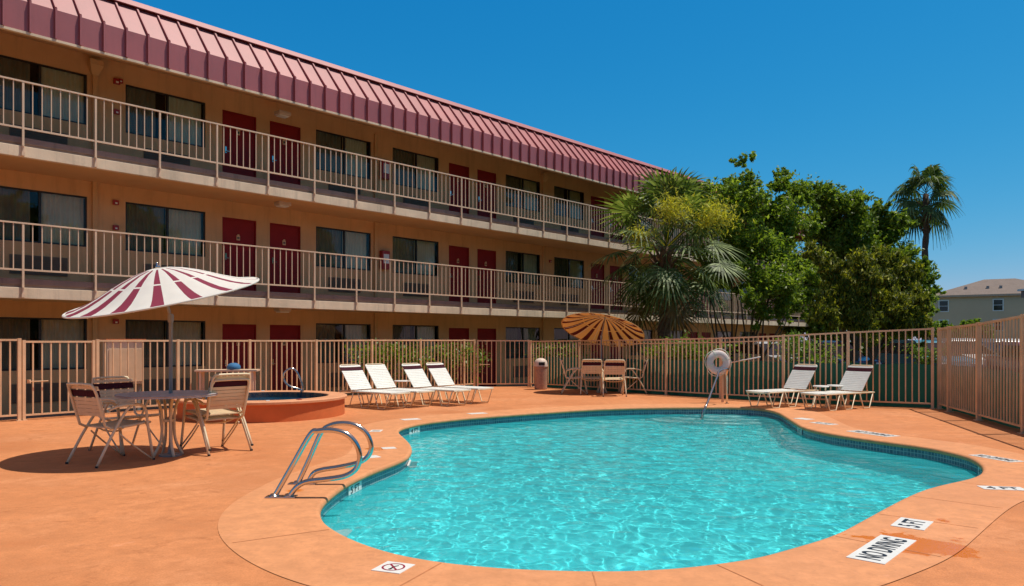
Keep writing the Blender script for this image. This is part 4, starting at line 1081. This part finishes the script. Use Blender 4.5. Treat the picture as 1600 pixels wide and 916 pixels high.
for (x, y, r) in ((1285, 285, .6), (1315, 300, .65), (1300, 330, .9), (1340, 325, .8), (1270, 350, .9), (1330, 370, 1.0), (1370, 340, .7), (1375, 380, .9), (1290, 390, 1.0), (1400, 370, .6), (1405, 410, .75), (1350, 420, 1.0), (1425, 400, .5), (1425, 440, .65),
                  (1310, 440, 1.0), (1380, 460, .9), (1438, 430, .4), (1442, 465, .45), (1275, 440, .9), (1400, 480, .8), (1335, 480, .9), (1285, 485, .9), (1425, 490, .55), (1300, 292, .3), (1275, 272, .3), (1345, 298, .35), (1385, 325, .35), (1445, 450, .3), (1450, 482, .3)):
    cl.append((W3(x + rg.normal() * 4, y + rg.normal() * 4 + max(0, (400 - y)) * .24, 28.5 + rg.normal() * 1.0), r))
clump_tree('leafy_tree', 'broad green leafy tree between the bushy juniper and the sky, left of the tall palm', (12.9, 28.5, -.25), .18, [(c, r * .94) for c, r in cl], M['leaf2'], 2700, .115, 9, fork=.3, stems=2)
# twisted juniper
cl = []
for (x, y, r) in ((1268, 388, .22), (1275, 402, .28), (1288, 415, .34), (1300, 432, .42), (1315, 450, .50), (1335, 468, .55), (1350, 488, .6), (1320, 490, .6), (1375, 492, .6), (1400, 480, .55), (1415, 455, .48), (1425, 432, .38), (1405, 420, .42), (1385, 440, .55), (1360, 440, .5),
                  (1345, 415, .42), (1375, 405, .4), (1330, 425, .4), (1300, 470, .5), (1430, 470, .4), (1418, 500, .5), (1290, 495, .45), (1350, 510, .6), (1395, 512, .6), (1435, 505, .35), (1440, 520, .35)):
    cl.append((W3(x, y, 21.5 + rg.normal() * .45), r * .82))
clump_tree('juniper', 'dark green twisted juniper with yellowish tips in front of the leafy trees', (10.1, 21.5, -.25), .14, cl, M['juniper'], 15000, .06, 21, fork=.3, stems=2, up=0, axis=(.15, 0, .9), axis_w=.6, elong=3.2, cat='conifer')
# low darker trees beyond the lot seen between the trunks and the far house
far = [(1478, 70, 3.0, 'small round green tree far off before the grey house'), (1520, 82, 3.4, 'pale green treetop showing above the right fence before the grey house'), (1270, 44, 3.6, 'dark round tree in the parking lot behind the loungers'), (1380, 47, 3.2, 'dark round tree in the parking lot behind the juniper'), (1180, 46, 3.6, 'dark round tree at the far end of the motel')]
for i, (px, Y, h, lab) in enumerate(far):
    b = Vector(((px - 800) / FPX * Y, Y, -.25)); cl = []
    for k in range(10): d = rg.normal(size=3); d /= np.linalg.norm(d); cl.append((b + Vector((d[0] * h * .38, d[1] * h * .38, h * .62 + d[2] * h * .28)), h * .24))
    clump_tree('small_tree', lab, b, .12, cl, M['leaf2'], 900, .30, 40 + i, fork=.5, group='small trees across the parking lot')
# shrubs growing against the outside of the fences
def shrub(px, Y, w, h, seed, label, n=900, mat='vine', dens=.075, zlow=.1):
    rg = np.random.RandomState(seed); b = Vector(((px - 800) / FPX * Y, Y, -.25)); t = thing('shrub', label, 'shrub', b, 0, 'shrubs behind the pool fence')
    st = MB(); P_ = []
    for k in range(16):
        a = rg.rand() * 6.28; tip = Vector((rg.normal() * w * .45, rg.normal() * .22, h * (.72 + .3 * rg.rand()))); mid = Vector((tip.x * .4, tip.y * .4, tip.z * .55))
        drp = tip + Vector((rg.normal() * .18, rg.normal() * .08, .05 - .25 * rg.rand())); st.tube([(rg.normal() * .06, rg.normal() * .06, 0), mid, tip, drp], [.016, .010, .006, .004], 5, smooth=3)
        for q in range(n // 16):
            s = rg.rand() ** .55
            c = (mid + (tip - mid) * (s * 1.5 - .5)) if s > .33 else mid * (zlow + s * 2)
            if rg.rand() < .35: c = tip + (drp - tip) * rg.rand()
            P_.append((c.x + rg.normal() * .09, c.y + rg.normal() * .07, c.z + rg.normal() * .07))
    st.build('stems', M['bark'], t, smooth=True); quads_obj('leaves', leaf_quads(np.array(P_), dens, rg, .5, 2.0), M[mat], t); return t
def on_back(px, extra):
    k = (px - 800) / FPX; best = None
    for a, c in zip(FBK, FBK[1:]):
        d = c - a; t = (k * a.y - a.x) / (d.x - k * d.y)
        if -.01 <= t <= 1.01: best = a + d * t
    return best.y + extra
for i, (px, Y, w, h, n, lab) in enumerate(((578, on_left(578).y + .75, .55, 1.52, 750, 'thin shrub with pale green tips behind the fence left of the loungers'), (612, on_left(612).y + .75, .6, 1.50, 800, 'shrub with a flat green top behind the first pair of loungers'),
        (648, on_left(648).y + .75, .6, 1.48, 600, 'sparse shrub behind the fence above the third lounger'), (700, on_left(700).y + .75, .65, 1.5, 900, 'shrub behind the fence above the fourth lounger'), (738, on_left(738).y + .75, .5, 1.45, 800, 'shrub with dangling shoots behind the fence beside the gate'),
        (853, 23.4, .6, 1.5, 700, 'shrub with bright tips behind the litter bin'), (893, 22.6, .5, 1.45, 400, 'sparse shrub behind the leftmost chair of the orange umbrella'),
        (1050, on_back(1050, .8), .7, 1.60, 900, 'light green shrub at the foot of the big fan palm'), (1085, on_back(1085, .8), .65, 1.70, 900, 'light green shrub rising over the fence left of the life ring'),
        (1120, on_back(1120, .9), .5, 1.5, 500, 'shrub right behind the life ring'), (1240, on_back(1240, .9), .45, 1.78, 700, 'pointed bright shrub rising over the fence behind the right loungers'), (1275, on_back(1275, .9), .5, 1.55, 500, 'thin yellowish shrub behind the small white tables'),
        (1448, 24.0, .8, 1.45, 900, 'green shrub by the fence corner near the parked cars'))):
    shrub(px, Y, w, h, 60 + i, lab, n)

# fan palms
def fan_leaf(V, D, hub, d, nrm, R, rgx, droop=.35, n=26, spread=2.1, wf=1.0):
    d = d.normalized(); side = nrm.cross(d).normalized(); nrm = d.cross(side).normalized(); out_ = V
    for k in range(n):
        a = -spread + 2 * spread * (k + .5) / n; dr = d * math.cos(a) + side * math.sin(a); Ls = R * (.72 + .28 * math.cos(a * .55)) * (.9 + .2 * rgx.rand())
        sd = -d * math.sin(a) + side * math.cos(a); pl = nrm * (.05 * (1 if k % 2 else -1)); cup = nrm * (-.25 * abs(math.sin(a / 2)) ** 2)
        g = droop * (.7 + .7 * rgx.rand()); da = spread * 2 / n * .52; prev = None
        for q in (.04, .28, .52, .74, .90, 1.0):
            w = (Ls * q * da * 1.1) * wf if q <= .45 else wf * Ls * .45 * da * 1.1 * max(.12, (1 - (q - .45) / .55) * .95)
            c = hub + (dr + cup * q) * Ls * q + pl * Ls * q * (1 - q) + Vector((0, 0, -g * Ls * max(0, q - .35) ** 2 * 2.2)); cur = (c - sd * w, c + sd * w)
            if prev is not None: out_ += [tuple(prev[0]), tuple(prev[1]), tuple(cur[1]), tuple(cur[0])]
            prev = cur
def palm(name, label, base, top, r0, r1, nl, pet, R, seed, e0, e1, droop, skirt=0, flowers=(), n=26, boots=0):
    rgx = np.random.RandomState(seed); t = thing(name, label, 'palm tree', base)
    T_ = Vector((top[0] - base[0], top[1] - base[1], top[2] - base[2])); mb = MB(); K = 26
    pts = [T_ * (i / K) + Vector((.03 * math.sin(i), .03 * math.cos(i * .7), 0)) for i in range(K + 1)]
    mb.tube(pts, [r0 * (1.35 if i == 0 else 1) + (r1 - r0) * i / K + (.012 if i % 2 else -.008) for i in range(K + 1)], 14); mb.build('trunk', M['palmbark'], t, smooth=True)
    if boots:
        mb = MB()
        for k in range(boots):
            a = k * 2.4; z = T_.z - 1.9 + 1.75 * k / boots; rr_ = r1 + .02; c = Vector((math.cos(a), math.sin(a), 0))
            p = c * rr_ + Vector((0, 0, z)); mb.tube([p - Vector((0, 0, .15)), p + c * .10 + Vector((0, 0, .05)), p + c * .28 + Vector((0, 0, .25))], [.06, .045, .02], 5)
        mb.build('leaf_bases', M['palmbark'], t)
    for k in range(nl):
        q = (k + .5) / nl; el = math.radians(e0 + (e1 - e0) * q + rgx.normal() * 5); a = k * 2.39996 + rgx.normal() * .15
        d = Vector((math.cos(a) * math.cos(el), math.sin(a) * math.cos(el), math.sin(el))); st = T_ + Vector((0, 0, .25 - .75 * q)); pl = pet * (.70 + .42 * rgx.rand())
        hub = st + d * pl + Vector((0, 0, -.12 * pl * pl * math.cos(el))); d2 = (hub - st - d * pl * .5).normalized(); d2 = (d2 + Vector((0, 0, -.15))).normalized()
        lf = MB(); lf.tube([st, st + d * pl * .5, hub, hub + d2 * R * .35], [.022, .017, .012, .006], 5)
        nv = Vector((-math.cos(a) * math.sin(el), -math.sin(a) * math.sin(el), math.cos(el))); nv = (nv + d2.cross(nv) * rgx.normal() * .45).normalized()
        V = []; fan_leaf(V, None, Vector(hub), d2, nv, R * (.85 + .3 * rgx.rand()), rgx, droop * (1 + .6 * q) * (.5 + rgx.rand()), n, 2.35, 1.0 if skirt else 1.3)
        o = quads_obj('frond', V, M['fan_dry'] if (q > .93 and skirt) else (M['fan'] if skirt else M['fan_far']), t)
        s_ = lf.build('leaf_stem', M['fan'], o, smooth=True)
    for (dx, dy, dz, sx, sz, cnt) in flowers:
        V = []; c = T_ + Vector((dx, dy, dz))
        st = MB().tube([T_, T_ + Vector((dx * .5, dy * .5, dz * .5 + .25)), c], [.02, .014, .008], 5).build('flower_stalk', M['flower'], t)
        P_ = rgx.normal(size=(cnt, 3)) * np.array([sx * .42, .20, sz * .40]) + np.array(tuple(c))
        quads_obj('flower_cluster', leaf_quads(P_, .055, rgx, 0, 3.6, (0, 0, -.8), .4), M['flower'], t)['kind'] = 'stuff'
    return t
palm('fan_palm', 'big fan palm with drooping fronds and yellow flower clusters in front of the motel', (4.86, 24, -.25), (4.95, 24, 4.35), .21, .19, 46, 1.62, 1.12, 12, 84, -58, .16, skirt=1,
     flowers=((-.15, -1.75, .90, .62, .60, 900), (1.12, -1.65, .70, .75, .62, 1100), (-1.1, -1.6, .15, .6, .4, 350)), n=26, boots=34)
palm('tall_palm', 'tall slender palm with a small crown standing against the sky at the right', (22.1, 40, -.25), (22.1, 40, 9.2), .18, .14, 20, 1.05, 1.08, 5, 76, -48, .5, skirt=0, n=24, boots=12)

# ------------------------------------------------------------------ far buildings
hb = thing('far_house', 'pale brown three storey house with a hipped roof and white framed windows', 'house', wp(1452, 533, 105.0) * 1.0, 0)
A_ = wp(1452, 533, 105.0); B_ = wp(1608, 533, 99.0); hb.location = (A_.x, A_.y, -.25); hb.rotation_euler.z = math.atan2(B_.y - A_.y, B_.x - A_.x); WL = 17.5; HE = 7.85; DP = 13.0
MB().box(0, WL, 0, DP, 0, HE).build('wall', M['siding'], hb)
mb = MB(); e = .45; rz_ = HE + 2.55; vs = [(-e, -e, HE), (WL + e, -e, HE), (WL + e, DP + e, HE), (-e, DP + e, HE), (6.6, DP * .5, rz_), (WL - 7.2, DP * .5, rz_)]
mb.add(vs, [(0, 1, 5, 4), (1, 2, 5), (2, 3, 4, 5), (3, 0, 4), (3, 2, 1, 0)]); rf = mb.build('roof', M['shingle'], hb)
MB().box(-e - .02, WL + e + .02, -e - .04, -e + .0, HE - .22, HE + .06).build('fascia', P('fascia_tan', (.50, .36, .26), .7, .05, 1), hb)
for x in (4.2, 6.8, 8.3): MB().box(x, x + .35, 2.2, 2.6, HE + .9, HE + 1.35).build('roof_vent', M['conduit'], rf)
for zc in (6.45, 3.75, 1.05):
    for xc in (1.75, 8.1, 14.2):
        mb = MB(); w, h = .50, .70
        for (x0, x1, z0, z1) in ((-w - .13, -w, -h - .13, h + .13), (w, w + .13, -h - .13, h + .13), (-w, w, h, h + .13), (-w, w, -h - .13, -h), (-w, w, -.03, .03)): mb.box(xc + x0, xc + x1, -.07, -.002, zc + z0, zc + z1)
        f_ = mb.build('window', M['trimw'], hb); MB().quad((xc - w, -.02, zc - h), (xc + w, -.02, zc - h), (xc + w, -.02, zc + h), (xc - w, -.02, zc + h)).build('pane', M['glasspane'] if 'glasspane' in M else M['carglass'], f_)
t = thing('porte_cochere', 'dark edged flat canopy roof on a post at the right edge beyond the fence', 'canopy', (wp(1588, 533, 56.6).x, 55, -.25))
MB().box(.15, 9, .1, 1.3, 4.85, 5.35).build('roof', M['mauve'], t); MB().box(.0, 9.2, .0, 1.5, 5.351, 5.5).build('roof_edge', M['trimw'], t)
MB().box(.45, .85, .4, .8, 0, 4.85).build('column', M['dark'], t); MB().box(6.15, 6.55, .4, .8, 0, 4.85).build('column', M['dark'], t)

# ------------------------------------------------------------------ parked cars
def car(label, x, y, rz, paint, h=1.0):
    t = thing('parked_car', label, 'car', (x, y, -.246), rz, 'cars parked beyond the fence')
    def prof(pts, w, wt, name, mat, parent, zt=None):
        zm = max(p[1] for p in pts); z0 = min(p[1] for p in pts); vs = []; n = len(pts)
        for s in (-1, 1):
            for (yy, z) in pts: q = (z - z0) / (zm - z0); vs.append((s * (w + (wt - w) * q), yy, z * h))
        fs = [tuple(range(n)), tuple(range(2 * n - 1, n - 1, -1))] + [(i, (i + 1) % n, n + (i + 1) % n, n + i) for i in range(n)]
        mb = MB(); mb.add(vs, [f[::-1] for f in fs]); return mb.build(name, mat, parent, bevel=.03)
    body = [(-2.25, .35), (-2.28, .62), (-2.18, .82), (-1.2, .98), (1.6, 1.0), (2.15, .95), (2.25, .7), (2.2, .35)]
    b = prof(body, .88, .80, 'body', paint, t); prof([(-1.25, .97), (-.45, 1.46), (1.15, 1.50), (1.95, 1.0)], .78, .60, 'windows', M['carglass'], t)
    prof([(-.50, 1.45), (-.35, 1.52), (1.05, 1.56), (1.22, 1.48)], .63, .58, 'car_roof', paint, t)
    for s in (-1, 1):
        for yy in (-1.4, 1.4):
            Mx = Matrix.Translation((s * .80, yy, .34)) @ Matrix.Rotation(math.pi / 2, 4, 'Y')
            w_ = MB().lathe([(.20, -.11), (.33, -.11), (.34, -.06), (.34, .06), (.33, .11), (.20, .11)], 20, M=Mx).build('wheel', M['rubber'], t)
            MB().lathe([(.19, -.115), (.19, .115)], 12, M=Mx).build('rim', M['steel'], w_)
        MB().box(s * .62 - .17, s * .62 + .17, -2.275, -2.20, .64, .78).build('headlight', M['trimw'], t, bevel=.02)
        MB().box(s * .64 - .14, s * .64 + .14, 2.19, 2.262, .70, .86).build('tail_light', M['red'], t, bevel=.02)
    return t
pw = P('paint_white', (.78, .78, .76), .25, .02, 1); ps = P('paint_silver', (.45, .46, .48), .25, .02, 1); pb = P('paint_blue', (.03, .09, .20), .25, .05, 1); pt = P('paint_teal', (.05, .22, .30), .25, .05, 1); pr = P('paint_red', (.28, .03, .03), .25, .05, 1)
for lab, px, Y, rz, pn, h in (('dark blue car behind the right loungers', 1297, 30.5, .1, pb, 1.03), ('silver car behind the fence left of the right loungers', 1192, 33, .3, ps, 1.02), ('teal car showing at the fence corner', 1443, 30, .05, pt, 1.05),
        ('white car leftmost of the row seen through the right fence', 1498, 31, -.2, pw, 1.1), ('silver car in the row seen through the right fence', 1538, 31, -.2, ps, 1.05), ('white car with a red car beside it seen through the right fence', 1573, 29, -.2, pw, 1.08), ('red car at the right end of the row behind the fence', 1612, 27, -.2, pr, 1.0)):
    car(lab, (px - 800) / FPX * Y, Y, rz, pn, h)

# unseen tree line added behind the viewpoint to block sky reflections in the windows
rg = np.random.RandomState(77); P_ = []
for k in range(46):
    a = math.radians(-118 + k * 4.0); r = 46 + 4 * math.sin(k * 1.7); c = np.array([math.cos(a) * r, math.sin(a) * r, 0]); h = 12.5 + 1.8 * math.sin(k * 2.3)
    if c[1] > 12: continue
    d = rg.normal(size=(900, 3)); d /= np.linalg.norm(d, axis=1)[:, None]; P_.append(c + d * np.array([2.9, 2.9, h * .5]) * (.75 + .3 * rg.rand(900))[:, None] + np.array([0, 0, h * .5 - .2]))
tl = quads_obj('added_tree_line', leaf_quads(np.concatenate(P_), 1.1, rg, .2), M['leaf2'], None); tag(tl, 'unseen line of trees added behind the viewpoint to block sky reflections in the windows', 'trees', kind='stuff')
